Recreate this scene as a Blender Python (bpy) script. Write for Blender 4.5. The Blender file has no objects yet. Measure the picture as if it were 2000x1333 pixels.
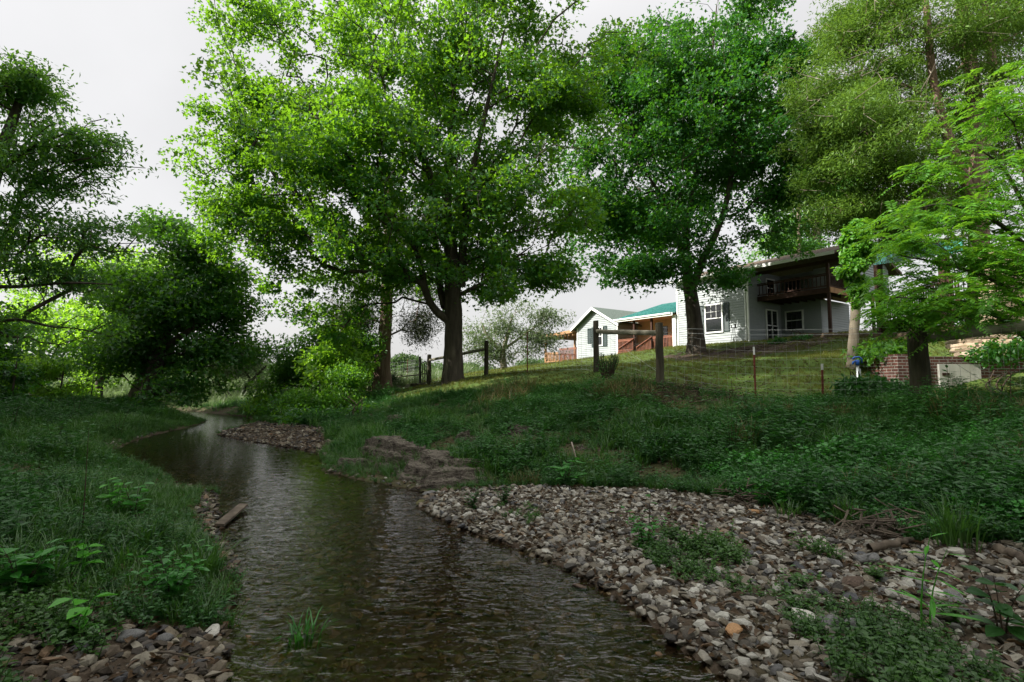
import bpy, math
import numpy as np
from mathutils import Vector
S = bpy.context.scene
COL = S.collection
F = 1000.0
PITCH = math.atan(78.5 / 1000)
EYE = np.array([0, 0, 1.4])

# ------------------------------------------------------------------ camera
cd = bpy.data.cameras.new("camera")
cd.sensor_width = 36; cd.lens = 18.0; cd.clip_start = 0.05; cd.clip_end = 3000
cam = bpy.data.objects.new("camera", cd); COL.objects.link(cam)
cam.location = EYE; cam.rotation_euler = (math.pi / 2 + PITCH, 0, 0)
S.camera = cam

# ------------------------------------------------------------------ light
SUN_EL = math.radians(36)
SUN_AZ = math.radians(-102)          # measured from +Y towards +X: left and a little behind the camera
to_sun = Vector((math.sin(SUN_AZ) * math.cos(SUN_EL), math.cos(SUN_AZ) * math.cos(SUN_EL), math.sin(SUN_EL)))
w = bpy.data.worlds.new("World"); S.world = w; w.use_nodes = True
nt = w.node_tree; nt.nodes.clear()
sky = nt.nodes.new("ShaderNodeTexSky"); sky.sky_type = 'NISHITA'; sky.sun_disc = False
sky.sun_elevation = SUN_EL; sky.sun_rotation = SUN_AZ; sky.dust_density = 4.0; sky.air_density = 1.0
hs = nt.nodes.new("ShaderNodeHueSaturation"); hs.inputs['Saturation'].default_value = 0.45
haze_c = nt.nodes.new("ShaderNodeRGB"); haze_c.outputs[0].default_value = (4.15, 4.1, 4.08, 1)
mx = nt.nodes.new("ShaderNodeMix"); mx.data_type = 'RGBA'; mx.inputs[0].default_value = 0.82
bg = nt.nodes.new("ShaderNodeBackground"); bg.inputs[1].default_value = 0.1
wo = nt.nodes.new("ShaderNodeOutputWorld")
nt.links.new(sky.outputs[0], hs.inputs['Color']); nt.links.new(hs.outputs[0], mx.inputs[6])
nt.links.new(haze_c.outputs[0], mx.inputs[7]); 
wtc = nt.nodes.new("ShaderNodeTexCoord"); wsp = nt.nodes.new("ShaderNodeSeparateXYZ"); nt.links.new(wtc.outputs['Generated'], wsp.inputs[0])
wmr = nt.nodes.new("ShaderNodeMapRange"); wmr.interpolation_type = 'SMOOTHSTEP'      # overcast haze: brighter towards the zenith
for i_, v_ in ((1, .52), (2, .88), (3, 1.0), (4, 1.9)): wmr.inputs[i_].default_value = v_
nt.links.new(wsp.outputs[2], wmr.inputs[0])
wns = nt.nodes.new("ShaderNodeTexNoise"); wns.inputs['Scale'].default_value = 2.2; wns.inputs['Detail'].default_value = 5; nt.links.new(wtc.outputs['Generated'], wns.inputs[0])
wm2 = nt.nodes.new("ShaderNodeMapRange")
for i_, v_ in ((1, .3), (2, .7), (3, .93), (4, 1.10)): wm2.inputs[i_].default_value = v_
nt.links.new(wns.outputs[0], wm2.inputs[0])
wm3 = nt.nodes.new("ShaderNodeMath"); wm3.operation = 'MULTIPLY'; nt.links.new(wmr.outputs[0], wm3.inputs[0]); nt.links.new(wm2.outputs[0], wm3.inputs[1])
wmu = nt.nodes.new("ShaderNodeMix"); wmu.data_type = 'RGBA'; wmu.blend_type = 'MULTIPLY'; wmu.inputs[0].default_value = 1
nt.links.new(mx.outputs[2], wmu.inputs[6]); nt.links.new(wm3.outputs[0], wmu.inputs[7]); nt.links.new(wmu.outputs[2], bg.inputs[0]); nt.links.new(bg.outputs[0], wo.inputs[0])
sd = bpy.data.lights.new("sun", 'SUN'); sd.energy = 5.0; sd.angle = math.radians(0.5); sd.color = (1.0, 0.95, 0.86)
so = bpy.data.objects.new("sun", sd); COL.objects.link(so)
so.rotation_euler = to_sun.to_track_quat('Z', 'Y').to_euler()
S.view_settings.view_transform = 'Standard'; S.view_settings.look = 'None'
S.view_settings.exposure = 1.1; S.view_settings.gamma = 1.0; S.view_settings.use_curve_mapping = False
S.render.engine = 'CYCLES'
S.cycles.max_bounces = 7; S.cycles.diffuse_bounces = 3; S.cycles.glossy_bounces = 3
S.cycles.transmission_bounces = 4; S.cycles.transparent_max_bounces = 8
S.cycles.caustics_reflective = False; S.cycles.caustics_refractive = False

# ------------------------------------------------------------------ helpers
def ray(u, y):
    x = (u - 1000) / F; v = (666.5 - y) / F
    return np.array([x, math.cos(PITCH) - v * math.sin(PITCH), math.sin(PITCH) + v * math.cos(PITCH)])
def at(u, y, d):
    r = ray(u, y); return EYE + r * d / r[1]
def gp(u, y, z=0.0):
    r = ray(u, y); k = (z - EYE[2]) / r[2]; return EYE + r * k

def tag(o, label=None, cat=None, group=None, kind=None):
    if label: o['label'] = label
    if cat: o['category'] = cat
    if group: o['group'] = group
    if kind: o['kind'] = kind
    return o
def empty(name, loc, label=None, cat=None, group=None, rz=0.0):
    o = bpy.data.objects.new(name, None); COL.objects.link(o)
    o.location = loc; o.rotation_euler = (0, 0, rz); o.empty_display_size = 0.2
    return tag(o, label, cat, group)
def link_mesh(name, me, mat, parent=None, loc=None):
    o = bpy.data.objects.new(name, me); COL.objects.link(o)
    for m in (mat if isinstance(mat, (list, tuple)) else [mat]): me.materials.append(m)
    if parent is not None: o.parent = parent
    if loc is not None: o.location = loc
    return o
def np_mesh(name, V, Fs, smooth=False):
    """V (N,3); Fs list of int arrays (M,k)"""
    me = bpy.data.meshes.new(name)
    V = np.ascontiguousarray(V, dtype=np.float32)
    me.vertices.add(len(V)); me.vertices.foreach_set("co", V.ravel())
    loops = np.concatenate([f.ravel() for f in Fs]).astype(np.int32)
    sizes = np.concatenate([np.full(len(f), f.shape[1], dtype=np.int32) for f in Fs])
    starts = np.concatenate([[0], np.cumsum(sizes)[:-1]]).astype(np.int32)
    me.loops.add(len(loops)); me.loops.foreach_set("vertex_index", loops)
    me.polygons.add(len(sizes)); me.polygons.foreach_set("loop_start", starts); me.polygons.foreach_set("loop_total", sizes)
    me.polygons.foreach_set("use_smooth", np.full(len(sizes), smooth, dtype=bool))
    me.update(calc_edges=True)
    return me
def norm(a):
    return a / np.maximum(np.linalg.norm(a, axis=-1, keepdims=True), 1e-9)

class MB:
    """collects boxes, quads and bars; build() links one mesh"""
    def __init__(s): s.v = []; s.f = []
    def add(s, vs, fs):
        n = len(s.v); s.v += [tuple(map(float, v)) for v in vs]; s.f += [tuple(i + n for i in f) for f in fs]; return s
    def box(s, x0, x1, y0, y1, z0, z1):
        vs = [(x, y, z) for z in (z0, z1) for x, y in ((x0, y0), (x1, y0), (x1, y1), (x0, y1))]
        return s.add(vs, [(3, 2, 1, 0), (4, 5, 6, 7), (0, 1, 5, 4), (1, 2, 6, 5), (2, 3, 7, 6), (3, 0, 4, 7)])
    def poly_prism(s, pts, off):
        """planar polygon extruded by vector off"""
        n = len(pts); a = [np.array(p, float) for p in pts]; b = [p + np.array(off, float) for p in a]
        return s.add(a + b, [tuple(range(n))[::-1], tuple(range(n, 2 * n))] + [(i, (i + 1) % n, n + (i + 1) % n, n + i) for i in range(n)])
    def bar(s, p0, p1, wx, wz, roll_up=(0, 0, 1)):
        p0 = np.array(p0, float); p1 = np.array(p1, float); d = norm(p1 - p0); up = np.array(roll_up, float)
        if abs(d @ up) > .98: up = np.array([1., 0, 0])
        r = norm(np.cross(d, up)); q = np.cross(r, d)
        c = [(-wx / 2, -wz / 2), (wx / 2, -wz / 2), (wx / 2, wz / 2), (-wx / 2, wz / 2)]
        vs = [p0 + r * i + q * j for i, j in c] + [p1 + r * i + q * j for i, j in c]
        return s.add(vs, [(3, 2, 1, 0), (4, 5, 6, 7), (0, 1, 5, 4), (1, 2, 6, 5), (2, 3, 7, 6), (3, 0, 4, 7)])
    def tube(s, pts, rad, k=8, caps=True):
        pts = np.array(pts, float); n = len(pts); rad = np.full(n, rad) if np.isscalar(rad) else np.array(rad)
        V, Fq = sweep(pts, rad, k); s.add(V, [tuple(q) for q in Fq])
        if caps:
            m = len(s.v) - n * k
            s.f.append(tuple(m + i for i in range(k))[::-1]); s.f.append(tuple(m + (n - 1) * k + i for i in range(k)))
        return s
    def build(s, name, mat, parent=None, smooth=False, loc=None, bevel=0):
        me = bpy.data.meshes.new(name); me.from_pydata(s.v, [], s.f)
        if smooth: me.polygons.foreach_set("use_smooth", np.full(len(me.polygons), True))
        o = link_mesh(name, me, mat, parent, loc)
        if bevel:
            b = o.modifiers.new("bevel", 'BEVEL'); b.width = bevel; b.segments = 2; b.limit_method = 'ANGLE'
        return o

def sweep(pts, rad, k, rough=0.0, rng=None, flare=None):
    n = len(pts); T = np.gradient(pts, axis=0); T = norm(T)
    ref = np.array([1., 0, 0]) if abs(T[0][0]) < .8 else np.array([0, 1., 0])
    V = []
    u = norm(np.cross(T[0], ref))
    ang = np.arange(k) * 2 * math.pi / k
    lob = (rng.normal(0, 1, k) if rng is not None else np.zeros(k))
    for i in range(n):
        u = norm(u - T[i] * (u @ T[i])); v = np.cross(T[i], u)
        r = np.full(k, rad[i])
        if rough and rng is not None: r = r * (1 + rough * (lob + rng.normal(0, .5, k)))
        V.append(pts[i] + np.outer(np.cos(ang) * r, u) + np.outer(np.sin(ang) * r, v))
    V = np.concatenate(V)
    Fq = []
    for i in range(n - 1):
        for j in range(k):
            a = i * k + j; b = i * k + (j + 1) % k
            Fq.append((a, b, b + k, a + k))
    return V, np.array(Fq)
def frustums(P0, P1, R0, R1, k=5):
    d = norm(P1 - P0); ref = np.where(np.abs(d[:, 2:3]) > .9, np.array([[1., 0, 0]]), np.array([[0, 0, 1.]]))
    u = norm(np.cross(d, ref)); v = np.cross(d, u)
    ang = np.arange(k) * 2 * math.pi / k; c = np.cos(ang)[None, :, None]; s = np.sin(ang)[None, :, None]
    off = u[:, None] * c + v[:, None] * s
    A = P0[:, None] + off * R0[:, None, None]; B = P1[:, None] + off * R1[:, None, None]
    V = np.concatenate([A, B], 1).reshape(-1, 3)
    j = np.arange(k); q = np.stack([j, (j + 1) % k, (j + 1) % k + k, j + k], 1)
    Fq = (np.arange(len(P0)) * 2 * k)[:, None, None] + q[None]
    return V, Fq.reshape(-1, 4)
def smooth_path(pts, m=5):
    pts = np.array(pts, float); n = len(pts)
    if n < 3: return np.linspace(pts[0], pts[-1], m + 1)
    P = np.vstack([2 * pts[0] - pts[1], pts, 2 * pts[-1] - pts[-2]]); out = []
    for i in range(1, n):
        p0, p1, p2, p3 = P[i - 1], P[i], P[i + 1], P[i + 2]
        for t in np.arange(m) / m:
            out.append(.5 * ((2 * p1) + (p2 - p0) * t + (2 * p0 - 5 * p1 + 4 * p2 - p3) * t * t + (3 * p1 - p0 - 3 * p2 + p3) * t ** 3))
    out.append(pts[-1]); return np.array(out)

# value noise on the plane
_nr = np.random.default_rng(5); _lat = _nr.random((256, 256))
def vnoise(x, y):
    xi = np.floor(x).astype(int); yi = np.floor(y).astype(int); fx = x - xi; fy = y - yi
    fx = fx * fx * (3 - 2 * fx); fy = fy * fy * (3 - 2 * fy)
    g = lambda i, j: _lat[i & 255, j & 255]
    return (g(xi, yi) * (1 - fx) + g(xi + 1, yi) * fx) * (1 - fy) + (g(xi, yi + 1) * (1 - fx) + g(xi + 1, yi + 1) * fx) * fy - .5

# ------------------------------------------------------------------ materials
def new_mat(name):
    m = bpy.data.materials.new(name); m.use_nodes = True; t = m.node_tree; t.nodes.clear()
    out = t.nodes.new("ShaderNodeOutputMaterial"); return m, t, out
def ramp(t, fac, stops, interp='LINEAR'):
    r = t.nodes.new("ShaderNodeValToRGB"); r.color_ramp.interpolation = interp; e = r.color_ramp.elements
    while len(e) < len(stops): e.new(.5)
    for i, (p, c) in enumerate(stops): e[i].position = p; e[i].color = (*c, 1)
    t.links.new(fac, r.inputs[0]); return r.outputs[0]
def noise(t, scale, detail=4, rough=.6, coord='Object', stretch=None):
    tc = t.nodes.new("ShaderNodeTexCoord"); src = tc.outputs[coord]
    if stretch:
        mp = t.nodes.new("ShaderNodeMapping"); mp.inputs['Scale'].default_value = stretch
        t.links.new(src, mp.inputs[0]); src = mp.outputs[0]
    n = t.nodes.new("ShaderNodeTexNoise"); n.inputs['Scale'].default_value = scale
    n.inputs['Detail'].default_value = detail; n.inputs['Roughness'].default_value = rough
    t.links.new(src, n.inputs['Vector']); return n.outputs['Fac']
def mixc(t, fac, a, b, mode='MIX'):
    m = t.nodes.new("ShaderNodeMix"); m.data_type = 'RGBA'; m.blend_type = mode
    for s, v in ((0, fac), (6, a), (7, b)):
        if isinstance(v, (int, float)): m.inputs[s].default_value = v
        elif isinstance(v, tuple): m.inputs[s].default_value = (*v, 1)
        else: t.links.new(v, m.inputs[s])
    return m.outputs[2]
def bump(t, h, strength=.5, dist=.02):
    b = t.nodes.new("ShaderNodeBump"); b.inputs['Strength'].default_value = strength; b.inputs['Distance'].default_value = dist
    t.links.new(h, b.inputs['Height']); return b.outputs[0]
def surf(name, stops, scale=3, detail=5, rough=.85, bstr=.4, bdist=.01, stretch=None, bscale=None, spec=.3, metal=0):
    m, t, out = new_mat(name)
    p = t.nodes.new("ShaderNodeBsdfPrincipled"); p.inputs['Roughness'].default_value = rough; p.inputs['Metallic'].default_value = metal
    p.inputs['Specular IOR Level'].default_value = spec
    n = noise(t, scale, detail, stretch=stretch)
    t.links.new(ramp(t, n, stops), p.inputs['Base Color'])
    if bstr:
        n2 = noise(t, bscale or scale * 3, 5, stretch=stretch); t.links.new(bump(t, n2, bstr, bdist), p.inputs['Normal'])
    t.links.new(p.outputs[0], out.inputs[0]); return m
def leaf_mat(name, dark, light, trans, tfac=.42, gloss=.05, clump=.5):
    m, t, out = new_mat(name)
    g = t.nodes.new("ShaderNodeNewGeometry")
    n = noise(t, clump, 3)
    mth = t.nodes.new("ShaderNodeMath"); mth.operation = 'ADD'; mth.use_clamp = True
    ml = t.nodes.new("ShaderNodeMath"); ml.operation = 'MULTIPLY_ADD'; ml.inputs[1].default_value = 1.8; ml.inputs[2].default_value = -.65
    t.links.new(n, ml.inputs[0])
    m2 = t.nodes.new("ShaderNodeMath"); m2.operation = 'MULTIPLY'; m2.inputs[1].default_value = .55
    t.links.new(g.outputs['Random Per Island'], m2.inputs[0]); t.links.new(ml.outputs[0], mth.inputs[0]); t.links.new(m2.outputs[0], mth.inputs[1])
    fac = mth.outputs[0]
    c = mixc(t, fac, dark, light)
    d = t.nodes.new("ShaderNodeBsdfDiffuse"); t.links.new(c, d.inputs[0])
    tr = t.nodes.new("ShaderNodeBsdfTranslucent"); t.links.new(mixc(t, fac, tuple(.6 * x for x in trans), trans), tr.inputs[0])
    mx1 = t.nodes.new("ShaderNodeMixShader"); mx1.inputs[0].default_value = tfac
    t.links.new(d.outputs[0], mx1.inputs[1]); t.links.new(tr.outputs[0], mx1.inputs[2])
    gl = t.nodes.new("ShaderNodeBsdfGlossy"); gl.inputs['Roughness'].default_value = .45
    mx2 = t.nodes.new("ShaderNodeMixShader"); mx2.inputs[0].default_value = gloss
    t.links.new(mx1.outputs[0], mx2.inputs[1]); t.links.new(gl.outputs[0], mx2.inputs[2])
    t.links.new(mx2.outputs[0], out.inputs[0]); return m

M = {}
M['maple'] = leaf_mat('maple_leaf', (.008, .075, .010), (.034, .185, .016), (.29, .60, .02), .46)
M['oak'] = leaf_mat('tall_leaf', (.006, .054, .009), (.022, .125, .015), (.13, .40, .02), .38, .03)
M['walnut'] = leaf_mat('walnut_leaf', (.020, .10, .022), (.065, .21, .036), (.28, .60, .045), .46)
M['dark'] = leaf_mat('dark_leaf', (.008, .060, .011), (.030, .145, .018), (.20, .50, .02), .42)
M['lime'] = leaf_mat('lime_leaf', (.07, .19, .014), (.15, .34, .024), (.44, .80, .04), .54)
M['ailanthus'] = leaf_mat('ailanthus_leaf', (.040, .15, .012), (.10, .28, .02), (.30, .64, .03), .44, .04, 1.2)
M['cedar'] = leaf_mat('cedar_spray', (.042, .105, .018), (.135, .24, .04), (.26, .46, .045), .34, .02, .8)
M['greycedar'] = leaf_mat('grey_cedar_spray', (.045, .065, .032), (.10, .12, .065), (.10, .14, .05), .3, .02)
M['pale'] = leaf_mat('pale_leaf', (.06, .10, .04), (.14, .19, .08), (.20, .30, .10), .45, .04)
M['spruce'] = leaf_mat('spruce_needle', (.010, .028, .014), (.022, .048, .022), (.02, .05, .02), .15, .02)
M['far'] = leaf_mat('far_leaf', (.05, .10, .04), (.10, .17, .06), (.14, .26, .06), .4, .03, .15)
M['weed'] = leaf_mat('weed_leaf', (.015, .070, .015), (.048, .165, .026), (.07, .28, .03), .34, .05, .7)
M['grass'] = leaf_mat('grass_blade', (.028, .090, .015), (.085, .195, .028), (.12, .33, .032), .35, .05, .6)
M['lawn'] = leaf_mat('lawn_blade', (.06, .08, .012), (.15, .145, .026), (.22, .27, .025), .35, .03, .5)
M['dry'] = leaf_mat('dry_blade', (.10, .09, .04), (.22, .19, .08), (.2, .18, .06), .3, .02, 1)
M['plant'] = leaf_mat('broad_leaf', (.03, .17, .018), (.06, .29, .028), (.10, .44, .03), .38, .06, 2)
M['sprig'] = leaf_mat('bright_leaf', (.07, .30, .02), (.11, .42, .03), (.16, .60, .04), .38, .05, 3)
M['bark'] = surf('bark', [(.25, (.022, .018, .014)), (.55, (.075, .062, .048)), (.8, (.15, .13, .10))], 6, 6, .95, 1.0, .04, (1, 1, .22), 9)
M['barkpale'] = surf('pale_bark', [(.25, (.12, .10, .075)), (.6, (.28, .24, .18)), (.85, (.40, .35, .28))], 5, 6, .95, .8, .02, (1, 1, .3), 9)
M['barkcedar'] = surf('cedar_bark', [(.3, (.10, .062, .045)), (.55, (.23, .155, .115)), (.8, (.38, .29, .23))], 7, 6, .95, 1.0, .03, (1.5, 1.5, .12), 10)
M['deadwood'] = surf('dead_twig', [(.3, (.18, .145, .115)), (.7, (.40, .34, .28))], 5, 4, .95, .3)
M['drift'] = surf('driftwood', [(.3, (.06, .045, .035)), (.7, (.20, .16, .12))], 6, 5, .95, .8, .01, (1, 1, .3))
M['twig'] = surf('brown_twig', [(.3, (.03, .02, .014)), (.7, (.10, .07, .05))], 8, 4, .95, .3)

exec_parts = []

# ------------------------------------------------------------------ plan: water, gravel, terrain
wl = [(440, 1330), (450, 1200), (470, 1120), (425, 1030), (425, 965), (345, 945), (300, 920), (205, 905), (212, 882), (258, 862), (300, 849), (385, 830), (402, 823), (372, 816), (330, 810)]
wr = [(492, 815), (500, 827), (425, 848), (480, 861), (620, 884), (635, 905), (625, 918), (690, 935), (760, 948), (835, 962), (815, 992), (900, 1032), (1000, 1067), (1110, 1112), (1230, 1183), (1310, 1255), (1420, 1330)]
WL = [gp(*p)[:2] for p in wl]; WR = [gp(*p)[:2] for p in wr]
WATER = np.array([(-1.2, -14.), (-1.25, -4.), (-1.25, 0.)] + WL + [np.array(p) for p in ((-20., 23.), (-30., 30.), (-45., 31.), (-45., 36.), (-30., 35.), (-17., 26.))] + WR[:1] + WR[1:] + [(1.3, 0.), (1.6, -4.), (1.8, -14.)])
BAR = np.array([gp(u, y, .04)[:2] for u, y in ((835, 962), (880, 955), (1000, 950), (1150, 957), (1300, 965), (1450, 987), (1600, 1022), (1800, 1080), (1990, 1118))] + [(4.6, 3.2), (5.5, 1.5), (5.5, -8), (1.7, -8), (1.6, -4), (1.3, 0)] + list(WR[::-1][:11]))
BARL = np.array([gp(u, y, .06)[:2] for u, y in ((-60, 1225), (100, 1205), (250, 1235), (360, 1240), (450, 1205))] + [(-1.25, 2.2), (-1.2, 0), (-1.2, -8), (-5, -8), (-4, 1)])
BARS = np.array([gp(u, y, .03)[:2] for u, y in ((350, 945), (395, 950), (385, 1000), (395, 1060), (430, 1120), (475, 1120), (425, 1030), (428, 965))])
BARF = np.array([gp(u, y, .03)[:2] for u, y in ((425, 848), (500, 827), (560, 832), (640, 850), (640, 880), (620, 884), (480, 861))])
def inside(P, poly):
    x, y = P[:, 0], P[:, 1]; r = np.zeros(len(P), bool); n = len(poly)
    for i in range(n):
        x0, y0 = poly[i]; x1, y1 = poly[(i + 1) % n]
        if y0 == y1: continue
        c = ((y0 > y) != (y1 > y)) & (x < (x1 - x0) * (y - y0) / (y1 - y0) + x0); r ^= c
    return r
def pdist(P, poly):
    d = np.full(len(P), 1e9); n = len(poly)
    for i in range(n):
        a = poly[i]; b = poly[(i + 1) % n]; e = b - a; L = max(e @ e, 1e-9)
        t = np.clip(((P - a) @ e) / L, 0, 1); q = a + t[:, None] * e
        d = np.minimum(d, np.hypot(*(P - q).T))
    return d
_cp = [  # (u, y, d): ground points seen in the photograph
 (885,747,18),(750,760,24),(838,756,23),(950,735,20),(1030,729,18),(1165,727,14),(1290,757,11.5),(1390,776,11),(1477,800,10),(1608,798,9.6),(1800,787,9),
 (1065,711,48),(1128,708,45),(1207,702,41),(1326,680,36),(1463,668,32),(1355,687,26),(1540,662,29),(1640,652,27),(1665,713,13),(1600,668,23),(1560,700,18),
 (1450,717,18),(1400,692,25),(1250,702,26),(1100,722,25),(1000,722,29),(900,736,31),(800,748,36),(1000,800,12),(1000,850,9.4),(1000,900,8),(1000,945,6.95),
 (850,850,10.2),(850,800,13),(700,800,16),(700,850,11.6),(640,835,13.5),(600,822,16),(740,775,19),(850,905,8.4),(1300,850,8.5),(1300,900,7.5),(1300,955,6.6),
 (1600,850,8),(1600,930,6.6),(1600,1010,5),(1800,860,7.2),(1800,950,5.8),(1800,1070,4.05),(1950,1000,4.5),(1950,860,6.8),(2000,775,9.5),(1880,774,11.5),(1760,776,12),
 (100,786,22),(0,782,22),(250,795,20),(0,850,9),(200,830,12),(330,822,17),(0,950,5.2),(0,1100,3.3),(200,1050,4.1),(150,1200,2.75),(330,1060,4.0),(380,825,17.5),
 (450,790,29),(450,768,33),(520,800,22),(560,770,30)]
_c3 = [tuple(at(*p)) for p in _cp] + [(-4.7, 6.2, .10), (-5.3, 7.4, .08), (-6.4, 8.4, .10), (-8.6, 10.3, .16), (-9.6, 12.0, .16), (-10.6, 14.5, .2), (1.5, 5.2, .05), (3, 4.2, .08), (2, 3, .05), (2.6, 1.5, .1), (5, 2, .35), (7, 3, .8), (12, 6, 1.8), (14, 12, 2.2), (20, 20, 3.6), (-2.2, 2, .1), (-4, 0, .35), (-8, 0, .6), (-15, 5, .8), (-25, 15, 1), (-40, 20, 1.2),
  (-40, 50, 1.2), (-10, 60, 1.0), (20, 60, 3.2), (40, 40, 4.2), (0, -12, .2), (-10, -15, .8), (10, -12, 1.2), (25, 0, 2.5), (60, 20, 4), (-60, 0, 1.5), (0, 90, 1.2), (60, 80, 3), (-60, 80, 1.5), (-14, 40, 1.0)]
CP = np.array(_c3)
def _u(r2): return np.where(r2 > 0, .5 * r2 * np.log(np.maximum(r2, 1e-12)), 0)
_n = len(CP); _K = _u(((CP[:, None, :2] - CP[None, :, :2]) ** 2).sum(-1)) + np.eye(_n) * .3
_Pm = np.c_[np.ones(_n), CP[:, :2]]; _A = np.block([[_K, _Pm], [_Pm.T, np.zeros((3, 3))]])
_W = np.linalg.solve(_A, np.r_[CP[:, 2], 0, 0, 0])
def terrain(P, rough=True):
    P = np.asarray(P, float).reshape(-1, 2); out = np.empty(len(P))
    for i in range(0, len(P), 40000):
        q = P[i:i + 40000]
        z = _u(((q[:, None] - CP[None, :, :2]) ** 2).sum(-1)) @ _W[:_n] + _W[_n] + q @ _W[_n + 1:]
        r = np.hypot(q[:, 0], q[:, 1] - 15); k = np.clip((r - 55) / 45, 0, 1); k = k * k * (3 - 2 * k)
        z = z * (1 - k) + k * (1.6 + .012 * np.clip(q[:, 0], -80, 120))
        if rough:
            z = z + .09 * vnoise(q[:, 0] * 1.1, q[:, 1] * 1.1) + .05 * vnoise(q[:, 0] * 3.3 + 9, q[:, 1] * 3.3)
        ins = inside(q, WATER); dd = pdist(q, WATER)
        pool = np.clip(1 - np.hypot(q[:, 0] + 6.5, q[:, 1] - 10) / 4.5, 0, 1)
        z = np.where(ins, -.02 - .075 * np.minimum(dd, 1.6) - .3 * pool * np.minimum(dd, 1), np.maximum(np.minimum(z, .012 + np.where(q[:, 1] < 6, .2, .4) * dd), .012 + .03 * np.minimum(dd, 3)))
        out[i:i + 40000] = z
    return out
def gz(x, y): return float(terrain([(x, y)])[0])
def onground(u, y, d):
    p = at(u, y, d); return np.array([p[0], p[1], gz(p[0], p[1])])
def hit(u, y):
    """where the pixel's ray meets the ground"""
    r = ray(u, y); ts = np.r_[np.arange(1.5, 14, .05), np.arange(14, 60, .25)]; Q = EYE + ts[:, None] * r / r[1]
    b = np.nonzero(Q[:, 2] < terrain(Q[:, :2]))[0]
    return Q[b[0]] if len(b) else Q[-1]

# terrain mesh
NX = 440; k = 7.0
sx = np.sinh(np.linspace(-k, k, NX)) / math.sinh(k) * 520
ks = 6.6; sy = np.sinh(np.linspace(-ks * .55, ks, NX + 40)) / math.sinh(ks) * 560 + 5
X, Y = np.meshgrid(sx, sy); G = np.c_[X.ravel(), Y.ravel()]; Z = terrain(G)
i = np.arange((NX + 39) * NX).reshape(NX + 39, NX)[:, :-1].ravel()
me = np_mesh("ground", np.c_[G, Z], [np.stack([i, i + 1, i + 1 + NX, i + NX], 1)], True)
def ground_mat():
    m, t, out = new_mat('earth')
    p = t.nodes.new("ShaderNodeBsdfPrincipled"); p.inputs['Roughness'].default_value = .95; p.inputs['Specular IOR Level'].default_value = .15
    n1 = noise(t, .9, 6); n2 = noise(t, 14, 6)
    soil = ramp(t, n2, [(.3, (.035, .024, .016)), (.55, (.075, .055, .038)), (.8, (.14, .11, .08))])
    turf = ramp(t, noise(t, 30, 5), [(.3, (.03, .06, .012)), (.7, (.10, .15, .03))])
    at_ = t.nodes.new("ShaderNodeAttribute"); at_.attribute_name = 'turf'
    sp = t.nodes.new("ShaderNodeMath"); sp.operation = 'MULTIPLY_ADD'; sp.inputs[1].default_value = .9; sp.inputs[2].default_value = -.45
    t.links.new(n1, sp.inputs[0]); ad = t.nodes.new("ShaderNodeMath"); ad.operation = 'ADD'; ad.use_clamp = True
    t.links.new(sp.outputs[0], ad.inputs[0]); t.links.new(at_.outputs['Fac'], ad.inputs[1])
    t.links.new(mixc(t, ad.outputs[0], soil, turf), p.inputs['Base Color'])
    t.links.new(bump(t, n2, .8, .03), p.inputs['Normal']); t.links.new(p.outputs[0], out.inputs[0]); return m
M['earth'] = ground_mat()
def lawn_mask(P):
    """1 on the mown lawn and far meadow, 0 on the rough bank and bed"""
    x, y = P[:, 0], P[:, 1]
    # fence line from (3.3,11.5) to (7.2,9), hill crest and beyond
    e = (y - (13.6 - .62 * np.clip(x, -4, 9)))
    return np.clip((e + 1.0) / 2.0, 0, 1) * (np.clip((x + 5.5) / 2, 0, 1) + np.clip((y - 26) / 4, 0, 1)).clip(0, 1)
bare = inside(G, WATER) | inside(G, BAR) | inside(G, BARL) | inside(G, BARF)
tf = np.where(bare, 0, .25 + .7 * lawn_mask(G)); tf = np.where(np.hypot(G[:, 0], G[:, 1]) > 60, 1, tf)
a_ = me.attributes.new('turf', 'FLOAT', 'POINT'); a_.data.foreach_set('value', tf.astype(np.float32))
tag(link_mesh("ground", me, M['earth']), 'grassy earth sloping down from the house to the stream', 'ground', None, 'structure')

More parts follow.
